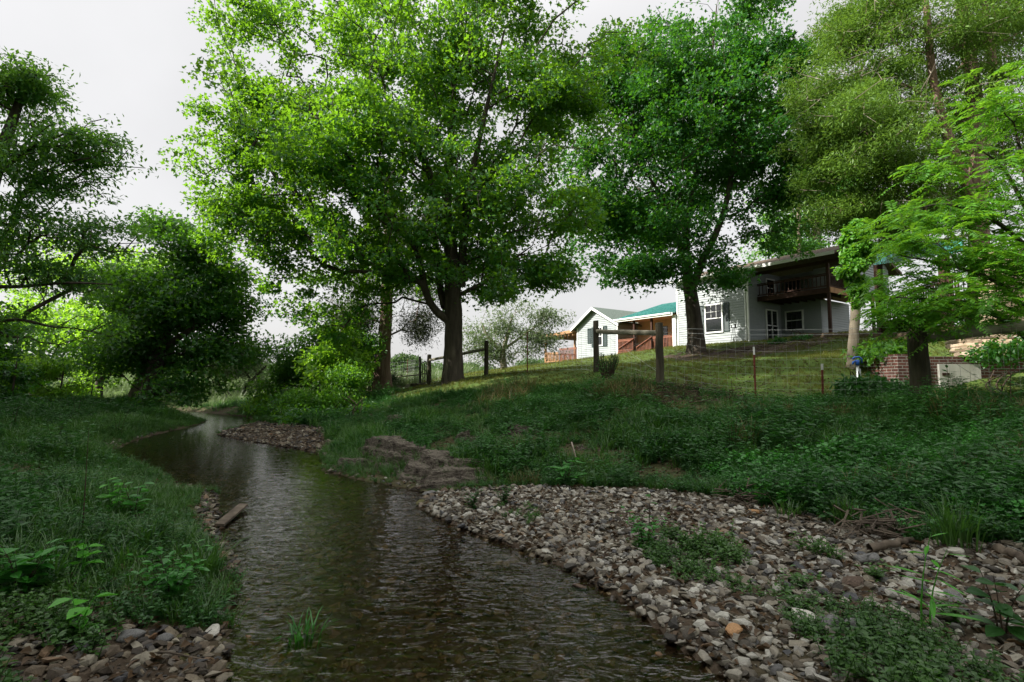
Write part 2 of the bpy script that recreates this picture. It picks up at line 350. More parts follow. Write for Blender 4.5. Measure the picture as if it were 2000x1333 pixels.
# water
def water_mat():
    m, t, out = new_mat('stream_water')
    tc = t.nodes.new("ShaderNodeTexCoord"); sep = t.nodes.new("ShaderNodeSeparateXYZ"); t.links.new(tc.outputs['Object'], sep.inputs[0])
    st = ramp(t, noise(t, .35, 2), [(.3, (.55, .55, .55)), (.65, (1, 1, 1))])
    mr = t.nodes.new("ShaderNodeMapRange"); mr.inputs[1].default_value = 4; mr.inputs[2].default_value = 8; mr.inputs[3].default_value = .75; mr.inputs[4].default_value = .22
    t.links.new(sep.outputs[1], mr.inputs[0])
    mp = t.nodes.new("ShaderNodeMapping"); mp.inputs['Rotation'].default_value = (0, 0, .35); mp.inputs['Scale'].default_value = (.8, 1.7, 1)
    t.links.new(tc.outputs['Object'], mp.inputs[0])
    def nz(sc, det, dist):
        n = t.nodes.new("ShaderNodeTexNoise"); n.inputs['Scale'].default_value = sc; n.inputs['Detail'].default_value = det; n.inputs['Distortion'].default_value = dist
        t.links.new(mp.outputs[0], n.inputs[0]); return n.outputs[0]
    a = nz(5.0, 2, 1.2); b = nz(13.0, 3, .8)
    ad = t.nodes.new("ShaderNodeMath"); ad.operation = 'MULTIPLY_ADD'; ad.inputs[1].default_value = .28; t.links.new(b, ad.inputs[0]); t.links.new(a, ad.inputs[2])
    mu = t.nodes.new("ShaderNodeMath"); mu.operation = 'MULTIPLY'; t.links.new(st, mu.inputs[0]); t.links.new(mr.outputs[0], mu.inputs[1])
    bm = t.nodes.new("ShaderNodeBump"); bm.inputs['Distance'].default_value = .026
    t.links.new(mu.outputs[0], bm.inputs['Strength']); t.links.new(ad.outputs[0], bm.inputs['Height'])
    fr = t.nodes.new("ShaderNodeFresnel"); fr.inputs[0].default_value = 1.9; t.links.new(bm.outputs[0], fr.inputs[1])
    tr = t.nodes.new("ShaderNodeBsdfTransparent"); tr.inputs[0].default_value = (.74, .67, .52, 1)
    gl = t.nodes.new("ShaderNodeBsdfGlossy"); gl.inputs['Roughness'].default_value = .03; t.links.new(bm.outputs[0], gl.inputs['Normal'])
    ms = t.nodes.new("ShaderNodeMixShader"); t.links.new(fr.outputs[0], ms.inputs[0]); t.links.new(tr.outputs[0], ms.inputs[1]); t.links.new(gl.outputs[0], ms.inputs[2])
    t.links.new(ms.outputs[0], out.inputs[0]); return m
M['water'] = water_mat()
me = bpy.data.meshes.new("water"); 
me.from_pydata([(-48, -15, 0), (6, -15, 0), (6, 38, 0), (-48, 38, 0)], [], [(0, 1, 2, 3)])
tag(link_mesh("water", me, M['water']), 'shallow rippling creek flowing over a stony bed', 'water', None, 'structure')

# ------------------------------------------------------------------ trees
def leaf_quads(P, T, N, L, W, fold=.18):
    B = norm(np.cross(N, T)); Nn = np.cross(T, B); L = L[:, None]; W = W[:, None]
    V = np.stack([P, P + T * L * .45 + B * W * .5 + Nn * W * fold, P + T * L, P + T * L * .45 - B * W * .5 + Nn * W * fold], 1)
    i = np.arange(len(P))[:, None] * 4
    return V.reshape(-1, 3), np.concatenate([i + [0, 1, 2], i + [0, 2, 3]])
def leaf_lobed(P, T, N, L, W, fold=.12):
    B = norm(np.cross(N, T)); Nn = np.cross(T, B); L = L[:, None]; W = W[:, None]
    V = np.stack([P, P + T * L * .38 + B * W * .55 + Nn * W * fold, P + T * L * .52 + B * W * .2, P + T * L - Nn * L * .12,
                  P + T * L * .52 - B * W * .2, P + T * L * .38 - B * W * .55 + Nn * W * fold], 1)
    i = np.arange(len(P))[:, None] * 6
    return V.reshape(-1, 3), np.concatenate([i + [0, 1, 2], i + [0, 2, 3], i + [0, 3, 4], i + [0, 4, 5]])
def leaf_oval(P, T, N, L, W, fold=.12, droop=.15):
    B = norm(np.cross(N, T)); Nn = np.cross(T, B); L = L[:, None]; W = W[:, None]
    e = lambda t, b, n: P + T * L * t + B * W * b + Nn * (W * n)
    V = np.stack([P, e(.25, .38, fold * .8), e(.55, .46, fold), e(.8, .26, fold * .3 - droop * .5), e(1, 0, -droop), e(.8, -.26, fold * .3 - droop * .5), e(.55, -.46, fold), e(.25, -.38, fold * .8)], 1)
    i = np.arange(len(P))[:, None] * 8
    return V.reshape(-1, 3), np.concatenate([i + [0, a, a + 1] for a in range(1, 7)])
LEAF = {'quad': leaf_quads, 'lobed': leaf_lobed, 'oval': leaf_oval}

def rand_dir(rng, n):
    return norm(rng.normal(size=(n, 3)))
def clusters(rng, blobs, d0, n_sub, yk=.85, per=15, pad=.62):
    """cluster centres filling blobs given as (u, y, ru, ry, dd[, weight])"""
    C = []; wts = np.array([(b[2] * b[3]) ** .8 * (b[5] if len(b) > 5 else 1) for b in blobs]); wts /= wts.sum()
    for b, wgt in zip(blobs, wts):
        d = d0 + b[4]; c = at(b[0], b[1], d); rx = b[2] * d / F; rz = b[3] * d / F; ry = yk * .5 * (rx + rz)
        n = max(4, int(n_sub * wgt))
        m = max(1, int(n / per)); r = rng.random(m) ** (1 / 2.6)
        cc = c + rand_dir(rng, m) * r[:, None] * [rx, ry, rz]; cr = pad * (rx * ry * rz / m) ** (1 / 3) * rng.uniform(.7, 1.3, m)
        i = rng.integers(0, m, n); C.append(cc[i] + np.clip(rng.normal(0, 1, (n, 3)), -1.8, 1.8) * cr[i][:, None] * [1, 1, .5])
    return np.concatenate(C)
def grow(rng, trunks, targets, alpha=.35):
    """joins every target to the nearest point of the growing skeleton; returns nodes, parents, radii"""
    pos, par, pl, fixed = [], [], [], []
    for pts, rad in trunks:
        for j, p in enumerate(pts):
            if j == 0:
                if pos:
                    q = np.array(pos); m = int(((q - p) ** 2).sum(1).argmin()); par.append(-1); pl.append(pl[m])
                else: par.append(-1); pl.append(0.)
            else: par.append(len(pos) - 1); pl.append(pl[-1] + float(np.linalg.norm(p - pos[-1])))
            pos.append(np.array(p)); fixed.append(rad[j])
    n0 = len(pos); cap = n0 + 4 * len(targets) + 8
    A = np.zeros((cap, 3)); A[:n0] = pos; PL = np.zeros(cap); PL[:n0] = pl; PA = np.full(cap, -1); PA[:n0] = par; n = n0
    base_h = 0.0
    order = np.argsort(np.sqrt(((targets[:, None] - A[None, :n0]) ** 2).sum(-1)).min(1))
    thin = np.array(fixed) > .25
    pen = np.where(np.r_[thin, np.zeros(cap - n0, bool)], 1.0, 0)
    for ti in order:
        t = targets[ti]; D = A[:n] - t; dist = np.sqrt((D * D).sum(1))
        c = dist + alpha * PL[:n] + np.maximum(0, A[:n, 2] - t[2]) * .6 + pen[:n] * .0
        b = int(c.argmin()); p = A[b]; L = dist[b]
        m = 1 if L < .6 else (2 if L < 1.6 else 3)
        prev = b
        for s in range(1, m + 1):
            f = s / m; q = p + (t - p) * f
            if s < m: q = q + rng.normal(0, .07 * L, 3) + [0, 0, .10 * L * math.sin(math.pi * f)]
            A[n] = q; PA[n] = prev; PL[n] = PL[prev] + np.linalg.norm(q - A[prev]); prev = n; n += 1
    cnt = np.zeros(n); has = np.bincount(PA[:n][PA[:n] >= 0], minlength=n); cnt[has == 0] = 1
    for j in range(n - 1, n0 - 1, -1): 
        if PA[j] >= 0: cnt[PA[j]] += cnt[j]
    return A[:n], PA[:n], cnt, n0, np.array(fixed)
def tree(name, label, cat, trunks, blobs, d0, n_sub, leaves, size, mat, seed, kind='lobed', bark='bark', group=None, sig=.42, flat=.55,
         droop=.35, ratio=.85, tip=.011, yk=.85, hang=0., per=15, pad=.62, targets=None, branches=True, crown='crown', dead=0, deadlen=1.):
    rng = np.random.default_rng(seed)
    tr = []
    for pts, rad in trunks:
        p = smooth_path(pts, 5); r = np.interp(np.linspace(0, 1, len(p)), np.linspace(0, 1, len(rad)), rad); tr.append((p, r))
    base = np.array(tr[0][0][0]); root = empty(name, base, label, cat, group)
    C = clusters(rng, blobs, d0, n_sub, yk, per, pad) if targets is None else targets
    A, PA, cnt, n0, fixed = grow(rng, tr, C)
    Vs, Fs, off = [], [], 0
    for p, r in tr:
        kk = 14 if r[0] > .12 else 8
        r = r.copy()
        if p is tr[0][0]:
            h = p[:, 2] - p[0, 2]; r = r * (1 + .32 * np.exp(-h / (2.0 * r[0])))
        V, Fq = sweep(p, r, kk, .05, rng); Vs.append(V); Fs.append(Fq + off); off += len(V)
    if branches:
        j = np.arange(n0, len(A)); j = j[PA[j] >= 0]
        R = tip * np.sqrt(cnt)
        lim = np.where(np.arange(len(A)) < n0, np.r_[fixed, np.zeros(len(A) - n0)], R)
        R1 = np.minimum(R[j], .9 * np.maximum(lim[PA[j]], tip)); R0 = np.where(PA[j] < n0, R[j] * 1.15, np.minimum(R[PA[j]], R[j] * 1.35)); R0 = np.minimum(R0, np.maximum(lim[PA[j]], tip))
        V, Fq = frustums(A[PA[j]], A[j], R0, R1, 5); Vs.append(V); Fs.append(Fq + off); off += len(V)
    link_mesh("trunk", np_mesh("trunk", np.concatenate(Vs) - base, Fs, True), M[bark], root)
    if dead:
        q = rng.integers(n0, len(A), dead); P0 = A[q]; P1 = P0 + rng.normal(0, 1, (dead, 3)) * [.55 * deadlen, .55 * deadlen, .3 * deadlen]
        P2 = P1 + (P1 - P0) * .6 + rng.normal(0, .25 * deadlen, (dead, 3)); P3 = P1 + (P1 - P0) * .4 + rng.normal(0, .3 * deadlen, (dead, 3)); o = np.ones(dead)
        V, Fq = frustums(np.r_[P0, P1, P1], np.r_[P1, P2, P3], np.r_[o * .013, o * .009, o * .007], np.r_[o * .009, o * .004, o * .003], 4)
        link_mesh("dead_branch", np_mesh("dead_branch", V - base, [Fq]), M['deadwood'], root)
    if leaves:
        per = np.maximum(3, rng.gamma(2.5, leaves / len(C) / 2.5, len(C))).astype(int)
        ci = np.repeat(np.arange(len(C)), per); n = len(ci)
        sg = (sig * rng.uniform(.6, 1.35, len(C)))[ci][:, None]
        O = rng.normal(size=(n, 3)); O *= np.minimum(1, 1.55 / np.maximum(np.linalg.norm(O, axis=1, keepdims=True), 1e-6)) ** .8; O = O * sg * [1, 1, flat]
        if hang: O[:, 2] -= np.abs(rng.normal(0, hang, n))
        P = C[ci] + O
        ctr = np.array([A[:n0, 0].mean(), A[:n0, 1].mean(), 0]); outw = P - ctr; outw[:, 2] = 0; outw = norm(outw)
        T = norm(outw * .5 + rand_dir(rng, n) * .8 + np.array([0, 0, -droop])); N = norm(rand_dir(rng, n) * .65 + np.array([0, 0, .8]))
        L = size * rng.uniform(.65, 1.3, n)
        V, Fq = LEAF[kind](P, T, N, L, L * ratio * rng.uniform(.8, 1.15, n))
        link_mesh(crown, np_mesh(crown, V - base, [Fq]), M[mat], root)
    return root
def px(*pts): return [at(*p) for p in pts]

# the great maple on the crest
b0 = onground(885, 747, 18); b0[2] -= .15
tree('maple_tree', 'huge maple with a stout dark forked trunk and broad sunlit crown on the crest', 'tree',
     [([b0] + px((886, 690, 18), (886, 620, 18), (884, 550, 18), (880, 480, 18), (872, 400, 18.2), (880, 280, 18.4), (888, 150, 18.3), (890, 20, 18.2), (885, -60, 18)), [.33, .30, .29, .27, .23, .17, .13, .09, .05, .02]),
      (px((900, 560, 18), (905, 480, 17.8), (915, 380, 17.4), (935, 280, 17), (960, 170, 16.6), (985, 60, 16.4)), [.17, .15, .12, .09, .06, .03]),
      (px((872, 480, 18), (858, 405, 17.6), (824, 300, 17), (786, 268, 16.6), (728, 243, 16.2), (690, 236, 16), (620, 232, 15.8)), [.13, .12, .10, .085, .06, .045, .02]),
      (px((882, 632, 18), (848, 603, 17.7), (830, 566, 17.5), (822, 520, 17.4), (800, 470, 17.2), (740, 430, 16.6)), [.15, .13, .12, .10, .07, .03]),
      (px((900, 575, 18), (930, 560, 17.8), (955, 545, 17.6), (985, 520, 17.4), (1040, 480, 17)), [.08, .075, .065, .05, .02]),
      (px((868, 600, 18.1), (856, 540, 18.6), (850, 470, 19.2), (835, 380, 20), (820, 260, 20.5), (810, 120, 20.6)), [.14, .13, .11, .09, .07, .03])],
     [(880, 230, 230, 190, 0), (650, 190, 180, 160, 0), (600, 350, 170, 150, -.8), (760, 70, 230, 130, 0), (1000, 130, 150, 160, .3), (1050, 350, 105, 170, 0),
      (600, 490, 130, 95, -.5), (720, 550, 160, 70, 1), (1010, 520, 130, 105, 0), (870, 440, 220, 120, -1.5), (820, -70, 320, 120, 0), (415, 232, 55, 32, -1), (440, 290, 36, 48, -1), (490, 215, 55, 55, -1),
      (480, 50, 80, 70, 0), (1080, 200, 70, 140, .5), (1105, 430, 60, 110, .3), (470, 450, 55, 55, 0), (660, 590, 80, 40, .5), (430, 410, 35, 45, 0), (1050, 545, 60, 45, 0), (500, 440, 80, 70, 0), (950, 470, 170, 110, 2.5), (700, 300, 170, 150, -2.5)],
     18, 1900, 150000, .15, 'maple', 11, 'lobed', sig=.34, flat=.55, per=14, pad=.78)
# sweetgum-like tree in front of the house
b1 = onground(1358, 688, 26); b1[2] -= .15
tree('maple_tree', 'dark tall tree with a forked trunk standing against the white house wall', 'tree',
     [([b1] + px((1358, 660, 26), (1353, 610, 26), (1346, 560, 26), (1338, 510, 26), (1322, 460, 25.7), (1300, 400, 25.4), (1270, 350, 25)), [.42, .38, .35, .31, .2, .16, .12, .06]),
      (px((1350, 570, 26), (1372, 510, 26), (1392, 470, 26), (1415, 410, 26), (1430, 330, 26), (1440, 200, 26), (1450, 60, 26)), [.22, .2, .17, .15, .12, .08, .03]),
      (px((1340, 530, 26), (1342, 440, 26.4), (1362, 330, 26.5), (1375, 220, 26.3), (1390, 110, 26), (1400, 10, 26)), [.2, .17, .14, .11, .07, .03])],
     [(1360, 270, 170, 190, 0), (1240, 330, 110, 130, 0), (1220, 460, 95, 75, 0), (1285, 525, 80, 48, -2), (1485, 370, 95, 120, 0), (1390, 90, 110, 110, 0), (1230, 130, 80, 80, 0), (1480, 120, 60, 100, 0), (1440, 10, 70, 60, 0), (1290, 170, 90, 110, 1),
      (1545, 300, 70, 100, 0), (1330, 480, 85, 50, -1.5), (1180, 250, 60, 80, 0), (1390, 570, 45, 28, -2, 1.2), (1150, 330, 45, 70, 0), (1170, 160, 50, 80, 0), (1165, 440, 50, 70, 0), (1340, 300, 120, 140, 4), (1250, 420, 90, 80, 4.2), (1400, 200, 110, 140, 4), (1560, 210, 45, 65, 0), (1575, 370, 45, 55, 0), (1540, 100, 35, 50, 0)],
     26, 1450, 120000, .20, 'oak', 12, 'lobed', sig=.46, flat=.65, pad=.78)
# great cedar, right
b2 = onground(1915, 700, 18.5); b2[2] -= .2
tree('cedar_tree', 'giant feathery cedar with shredded pinkish trunks and bare dead twigs behind the stone structure', 'tree',
     [([b2] + px((1912, 500, 18.5), (1910, 300, 18.5), (1902, 180, 18.5), (1885, 60, 18.5), (1870, -60, 18.5)), [.34, .30, .27, .24, .2, .15]),
      (px((1905, 330, 18.5), (1935, 250, 18.3), (1940, 150, 18.2), (1925, 20, 18), (1920, -60, 18)), [.17, .16, .14, .11, .08]),
      (px((1905, 400, 18.5), (1850, 260, 18), (1822, 150, 17.7), (1812, 40, 17.6), (1800, -50, 17.6)), [.16, .14, .12, .1, .08])],
     [(1780, 80, 170, 130, -.5), (1675, 150, 90, 115, -.5), (1665, 290, 75, 105, -.5), (1720, 260, 130, 110, -2), (1750, 380, 120, 90, -1), (1930, 30, 130, 80, 2), (1970, 180, 80, 150, 2), (1830, 250, 150, 200, 3), (1700, 30, 90, 70, 0), (1870, 400, 130, 80, 1.5), (1730, 440, 90, 60, .5), (1645, 60, 35, 55, 0), (1860, -60, 240, 70, 0), (1625, 180, 35, 80, -.5), (1650, 330, 50, 55, -1), (1670, 400, 50, 36, -1)],
     18.5, 1600, 190000, .16, 'cedar', 13, 'quad', 'barkcedar', sig=.34, flat=.5, ratio=.27, droop=.12, tip=.0055, dead=520, deadlen=.8, per=8, pad=.72)
# ---- left group
lt = at(-90, 700, 12); lt[2] = gz(lt[0], lt[1]) - .2
left_tree = tree('walnut_tree', 'open leaning walnut with tiered horizontal branches over the near grassy bank at the left edge', 'tree',
     [([lt] + px((-70, 560, 12), (-40, 430, 12), (-10, 330, 12), (30, 220, 12), (60, 130, 12)), [.28, .24, .2, .15, .09, .03]),
      (px((-50, 560, 12), (40, 560, 11.8), (130, 553, 11.6), (220, 556, 11.5)), [.05, .042, .03, .012]),
      (px((-45, 640, 12), (30, 625, 11.7), (110, 640, 11.5)), [.045, .035, .012]), (px((-10, 340, 12), (60, 290, 11.8), (130, 260, 11.6)), [.08, .05, .02])],
     [(40, 220, 90, 60, 0), (130, 290, 105, 60, 0), (60, 350, 90, 50, 0), (170, 320, 60, 60, .5), (120, 430, 90, 50, 0), (60, 510, 110, 45, 0, .7), (120, 548, 110, 20, -.3, .6), (190, 490, 80, 40, 0, .6), (30, 150, 40, 40, 0), (90, 170, 50, 40, 0), (40, 635, 90, 36, 0, .4), (190, 632, 50, 26, .5, .4), (-120, 300, 150, 130, 1, .5), (-120, 500, 120, 110, 0, .5)],
     12, 580, 29000, .12, 'walnut', 14, 'quad', sig=.27, flat=.5, ratio=.42, droop=.3, per=9, pad=.72)
b4 = onground(292, 795, 20); b4[2] -= .2
tree('sycamore_tree', 'dense dark tree with a short thick trunk leaning over the bend of the stream', 'tree',
     [([b4] + px((298, 750, 20), (310, 690, 20), (330, 620, 20), (345, 550, 20), (350, 480, 20)), [.36, .30, .26, .2, .12, .04]),
      (px((318, 680, 20), (380, 640, 19.5), (440, 600, 19.2)), [.14, .1, .04]), (px((305, 720, 20), (260, 640, 20), (220, 570, 20)), [.14, .1, .04])],
     [(345, 520, 75, 70, 0), (330, 620, 110, 90, 0), (410, 590, 75, 70, 0), (390, 690, 70, 40, -.5), (255, 600, 55, 60, .5, .6), (300, 690, 90, 50, 0), (425, 540, 50, 45, 0), (240, 685, 45, 35, 1, .6), (330, 475, 30, 35, 0), (370, 745, 55, 30, 0, .7), (215, 545, 40, 45, 1, .6)],
     20, 650, 42000, .16, 'dark', 15, 'lobed', sig=.42, pad=.8)
b5 = onground(252, 796, 21); b5[2] -= .1
tree('leaning_tree', 'pale slanting trunk lit by the sun beside the dark tree at the stream bend', 'tree',
     [([b5] + px((262, 770, 21), (280, 725, 21), (305, 660, 21.3), (335, 600, 21.5)), [.19, .17, .15, .12, .05])],
     [(330, 590, 60, 50, 1.5)], 21, 40, 2400, .16, 'dark', 16, 'lobed', 'barkpale')
_bk = [(60, 800, 30, [(60, 560, 130, 110, 0), (150, 600, 100, 80, 0), (30, 660, 110, 70, 0), (130, 690, 80, 60, 0)], 'lime', 'sunlit yellow green tree behind the walnut branches at the far left'),
       (190, 790, 27, [(200, 590, 90, 80, 0), (260, 640, 60, 60, 0), (170, 680, 70, 60, 0), (230, 520, 60, 50, 0)], 'lime', 'bright backlit tree between the walnut and the dark sycamore'),
       (-90, 800, 20, [(-90, 540, 90, 130, 0), (-30, 700, 80, 60, 0), (-100, 680, 100, 80, 0), (10, 740, 50, 28, 0)], 'dark', 'dark leafy tree closing the view at the left edge')]
for n_, (u, y, d, bl, mt, lab) in enumerate(_bk):
    q = onground(u, y, d); q[2] -= .1
    tree('bank_tree', lab, 'tree', [([q, q + [.1, 0, 2], q + [.3, .2, 4.5], q + [.2, .1, 6.5]], [.2, .17, .12, .04])], bl, d, 170, 10500 if mt == 'lime' else 15000, .21, mt, 30 + n_, 'lobed', sig=.6, group='trees along the left bank')
for n_, (u, y, d, r, lab) in enumerate([(115, 790, 19, 45, 'small lime green sapling at the foot of the left trees'), (175, 788, 23, 36, 'little bright sapling with drooping leaves beside the rail fence'), (20, 800, 17, 45, 'shady low sapling at the far left field edge')]):
    q = onground(u, y, d); q[2] -= .05
    tree('sapling', lab, 'sapling', [([q, q + [.05, 0, .8], q + [.1, 0, 1.5]], [.04, .03, .015])], [(u + 10, y - 55, r, r * .75, 0), (u - 15, y - 35, r * .8, r * .4, 0)], d, 45, 3200, .14, 'lime' if n_ < 2 else 'dark', 40 + n_, 'oval', sig=.22, ratio=.5)
# many-stemmed willow beyond the stream
q = onground(480, 793, 29)
tree('willow', 'thin many-stemmed willow slanting out of the far bank of the stream', 'tree',
     [([q + [-.9, 0, 0]] + px((425, 745, 29), (418, 720, 29)), [.07, .06, .03]), ([q + [-.5, 0, 0]] + px((442, 760, 29.3), (440, 715, 29.4)), [.07, .05, .03]),
      ([q] + px((478, 760, 29), (500, 735, 29), (520, 715, 29)), [.12, .1, .08, .04]), ([q + [.6, 0, 0]] + px((500, 765, 29.5), (520, 740, 29.5)), [.08, .07, .04])],
     [(450, 720, 50, 28, 0), (510, 715, 45, 30, 0), (430, 740, 30, 25, .5), (530, 745, 30, 25, .5), (480, 700, 40, 20, .5)], 29, 150, 12000, .15, 'pale', 50, 'quad', sig=.42, ratio=.3, hang=.15)
# thicket at the inside of the bend
def bush(name, label, cat, u, y, d, bl, n_sub, nl, size, mat, seed, kind='oval', ratio=.5, sig=.3, stem='twig', group=None, **kw):
    q = onground(u, y, d); q[2] -= .05; rng = np.random.default_rng(seed)
    st = [([q + [rng.normal(0, .12), rng.normal(0, .12), 0], q + [rng.normal(0, .2), rng.normal(0, .15), .3], q + [rng.normal(0, .3), rng.normal(0, .2), .6]], [.02, .016, .008]) for _ in range(4)]
    return tree(name, label, cat, st, bl, d, n_sub, nl, size, mat, seed, kind, stem, group, sig=sig, ratio=ratio, crown='foliage', branches=False, **kw)
q = onground(640, 800, 22); q[2] -= .1
tree('bank_tree', 'rounded dark green tree rising behind the sunlit bushes at the stream bend', 'tree', [([q, q + [0, 0, 1.5], q + [.1, 0, 3], q + [.1, .1, 4.2]], [.14, .11, .07, .03])],
     [(630, 690, 75, 50, 0), (650, 645, 60, 35, 0), (600, 730, 60, 45, 0), (690, 700, 55, 50, .5), (560, 735, 40, 50, 0)], 22, 190, 16000, .15, 'dark', 51, 'oval', sig=.4, ratio=.5)
q = onground(705, 780, 25); q[2] -= .1
tree('spruce_tree', 'dark conical spruce behind the sunlit broadleaf bush', 'tree', [([q, q + [0, 0, 2], q + [0, 0, 4], q + [0, 0, 5.6]], [.13, .1, .06, .02])],
     [(700, 700, 50, 30, 0), (700, 660, 38, 30, 0), (695, 625, 24, 30, 0), (705, 735, 55, 25, 0)], 25, 220, 22000, .16, 'spruce', 52, 'quad', 'bark', sig=.32, flat=.4, ratio=.2, droop=.1)
bush('broadleaf_bush', 'tall bush of large bright leaves catching the sun above the vine mound', 'bush', 660, 790, 18.5, [(652, 690, 34, 38, 0), (680, 720, 30, 30, 0), (618, 715, 30, 30, 0), (640, 740, 40, 30, 0), (645, 660, 20, 18, 0)], 90, 3600, .19, 'lime', 53, ratio=.55)
bush('vine_mound', 'rounded yellow green mound of tangled vines and brown stems on the bank', 'bush', 650, 805, 17, [(650, 775, 62, 40, 0), (680, 745, 40, 25, 0), (610, 790, 40, 35, 0)], 150, 9000, .10, 'ailanthus', 54)
bush('dark_thicket', 'low shadowy thicket hanging over the bank below the vine mound', 'bush', 690, 815, 15, [(690, 800, 45, 30, 0), (570, 800, 50, 30, 3), (625, 815, 45, 25, .5)], 90, 5200, .12, 'dark', 55)
bush('yellow_shrub', 'small yellow green shrub at the water beyond the gravel spit', 'shrub', 522, 806, 21, [(518, 786, 24, 22, 0), (500, 795, 22, 14, 0)], 40, 2200, .11, 'lime', 56)
bush('waterside_shrub', 'leafy green shrub at the edge of the far gravel spit', 'shrub', 560, 825, 18, [(560, 812, 45, 18, 0), (610, 822, 40, 15, -.5)], 50, 3000, .10, 'weed', 57)
# cedar trunk left of the maple
q = onground(748, 760, 24); q[2] -= .1
tree('cedar_tree', 'red cedar with a straight shaggy brown trunk and drooping grey sprays left of the maple', 'tree',
     [([q] + px((747, 720, 24), (751, 660, 24), (755, 600, 24), (757, 520, 24), (758, 430, 24), (760, 330, 24)), [.40, .34, .31, .28, .22, .15, .05])],
     [(700, 600, 40, 45, -.5), (675, 640, 25, 30, -.5), (805, 610, 40, 40, 0), (825, 640, 22, 25, 0), (760, 540, 70, 50, 0), (760, 440, 70, 60, 0), (670, 580, 40, 30, 0)], 24, 200, 26000, .16, 'greycedar', 58, 'quad', 'barkcedar', sig=.36, flat=.9, ratio=.22, hang=.3)
# pale open tree beyond the crest
q = onground(985, 722, 34); q[2] -= .1
tree('pale_tree', 'pale open grey green tree behind the right side of the maple trunk', 'tree',
     [([q] + px((982, 690, 34), (990, 660, 34), (1000, 620, 34)), [.22, .18, .13, .05]), (px((982, 690, 34), (955, 660, 34), (940, 630, 34)), [.13, .09, .03]), (px((988, 680, 34), (1030, 650, 34), (1060, 630, 34)), [.1, .07, .03])],
     [(1000, 640, 60, 40, 0), (950, 640, 40, 40, 0), (1050, 640, 35, 35, 0), (920, 670, 30, 30, 0), (1020, 690, 45, 25, 0), (960, 695, 40, 20, 0), (1000, 600, 45, 25, 0)], 34, 170, 12000, .19, 'pale', 59, 'quad', 'barkpale', sig=.55, ratio=.4)
q = onground(785, 735, 48); q[2] -= .1
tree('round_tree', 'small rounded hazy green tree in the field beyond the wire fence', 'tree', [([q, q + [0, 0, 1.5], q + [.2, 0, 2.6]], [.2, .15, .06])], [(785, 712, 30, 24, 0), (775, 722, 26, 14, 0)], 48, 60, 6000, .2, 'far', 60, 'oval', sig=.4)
# trees behind the house
q = onground(1600, 640, 42)
tree('oak_tree', 'tall oak with open sunlit foliage showing above the balcony roof', 'tree', [([q] + px((1600, 560, 42), (1595, 470, 42), (1600, 380, 42), (1605, 300, 42)), [.4, .36, .3, .2, .06]), (px((1598, 480, 42), (1560, 430, 42), (1540, 390, 42)), [.2, .13, .04])],
     [(1590, 410, 80, 55, 0), (1650, 390, 70, 60, 0), (1540, 470, 50, 28, 0), (1610, 340, 70, 60, 0), (1700, 450, 70, 60, 0), (1600, 480, 50, 30, 0)], 42, 260, 19000, .28, 'walnut', 61, 'lobed', 'barkpale', sig=.75)
q = onground(1560, 640, 40)
tree('dead_tree', 'bare dead tree with thin forked twigs between the dark tree and the giant cedar', 'tree', [([q] + px((1560, 400, 40), (1558, 250, 40), (1545, 190, 40), (1540, 140, 40), (1548, 95, 40)), [.2, .15, .09, .06, .04, .02]), (px((1552, 210, 40), (1575, 150, 40), (1590, 120, 40)), [.05, .03, .015]), (px((1545, 190, 40), (1530, 160, 40), (1528, 130, 40)), [.03, .02, .01])], [(1560, 170, 30, 50, 0)], 40, 16, 0, .1, 'dark', 62, bark='drift', tip=.015)
# treeline in the haze
rng = np.random.default_rng(77)
_far = [(1085, 95, 690, 26), (1045, 100, 700, 24), (1110, 90, 682, 25), (1010, 110, 704, 25), (870, 90, 704, 30), (825, 105, 707, 28), (905, 110, 700, 26), (930, 95, 698, 22), (760, 100, 705, 26), (440, 80, 708, 40), (510, 85, 712, 36), (560, 75, 712, 40), (390, 70, 700, 40), (335, 65, 700, 46), (470, 100, 705, 40), (260, 60, 690, 60), (180, 58, 690, 60)]
_where = ['behind the left porch', 'right of the pale open tree', 'seen through the porch posts', 'behind the pale open tree', 'behind the maple trunk', 'between the gate and the maple', 'beyond the sloping rail', 'beside the tall rail post', 'beyond the wire fence and cedar trunk', 'beyond the willow stems', 'above the yellow shrub', 'beyond the dark rounded tree', 'beyond the stream bend', 'behind the dark sycamore trunk', 'between the willow and the thicket', 'behind the leaning pale trunk', 'behind the bright sapling']
for n_, ((u, d, yt, r), wh) in enumerate(zip(_far, _where)):
    q = onground(u, 740, d); q[2] -= .2; yb = 745 - (q[2] - 1.4) / d * F
    yc = (yt + yb) / 2; ry = max(12, (yb - yt) / 2)
    tree('distant_tree', 'hazy distant tree in the treeline ' + wh, 'tree', [([q, q + [0, 0, 2], q + [.2, 0, 3.5]], [.25, .2, .08])], [(u, yc, r, ry, 0), (u - r * .5, yc + ry * .3, r * .7, ry * .8, 1), (u + r * .5, yc + ry * .2, r * .7, ry * .8, -1)], d, 70, 5200, .4, 'far', 80 + n_, 'quad', sig=.9, ratio=.7, group='distant treeline', branches=False)
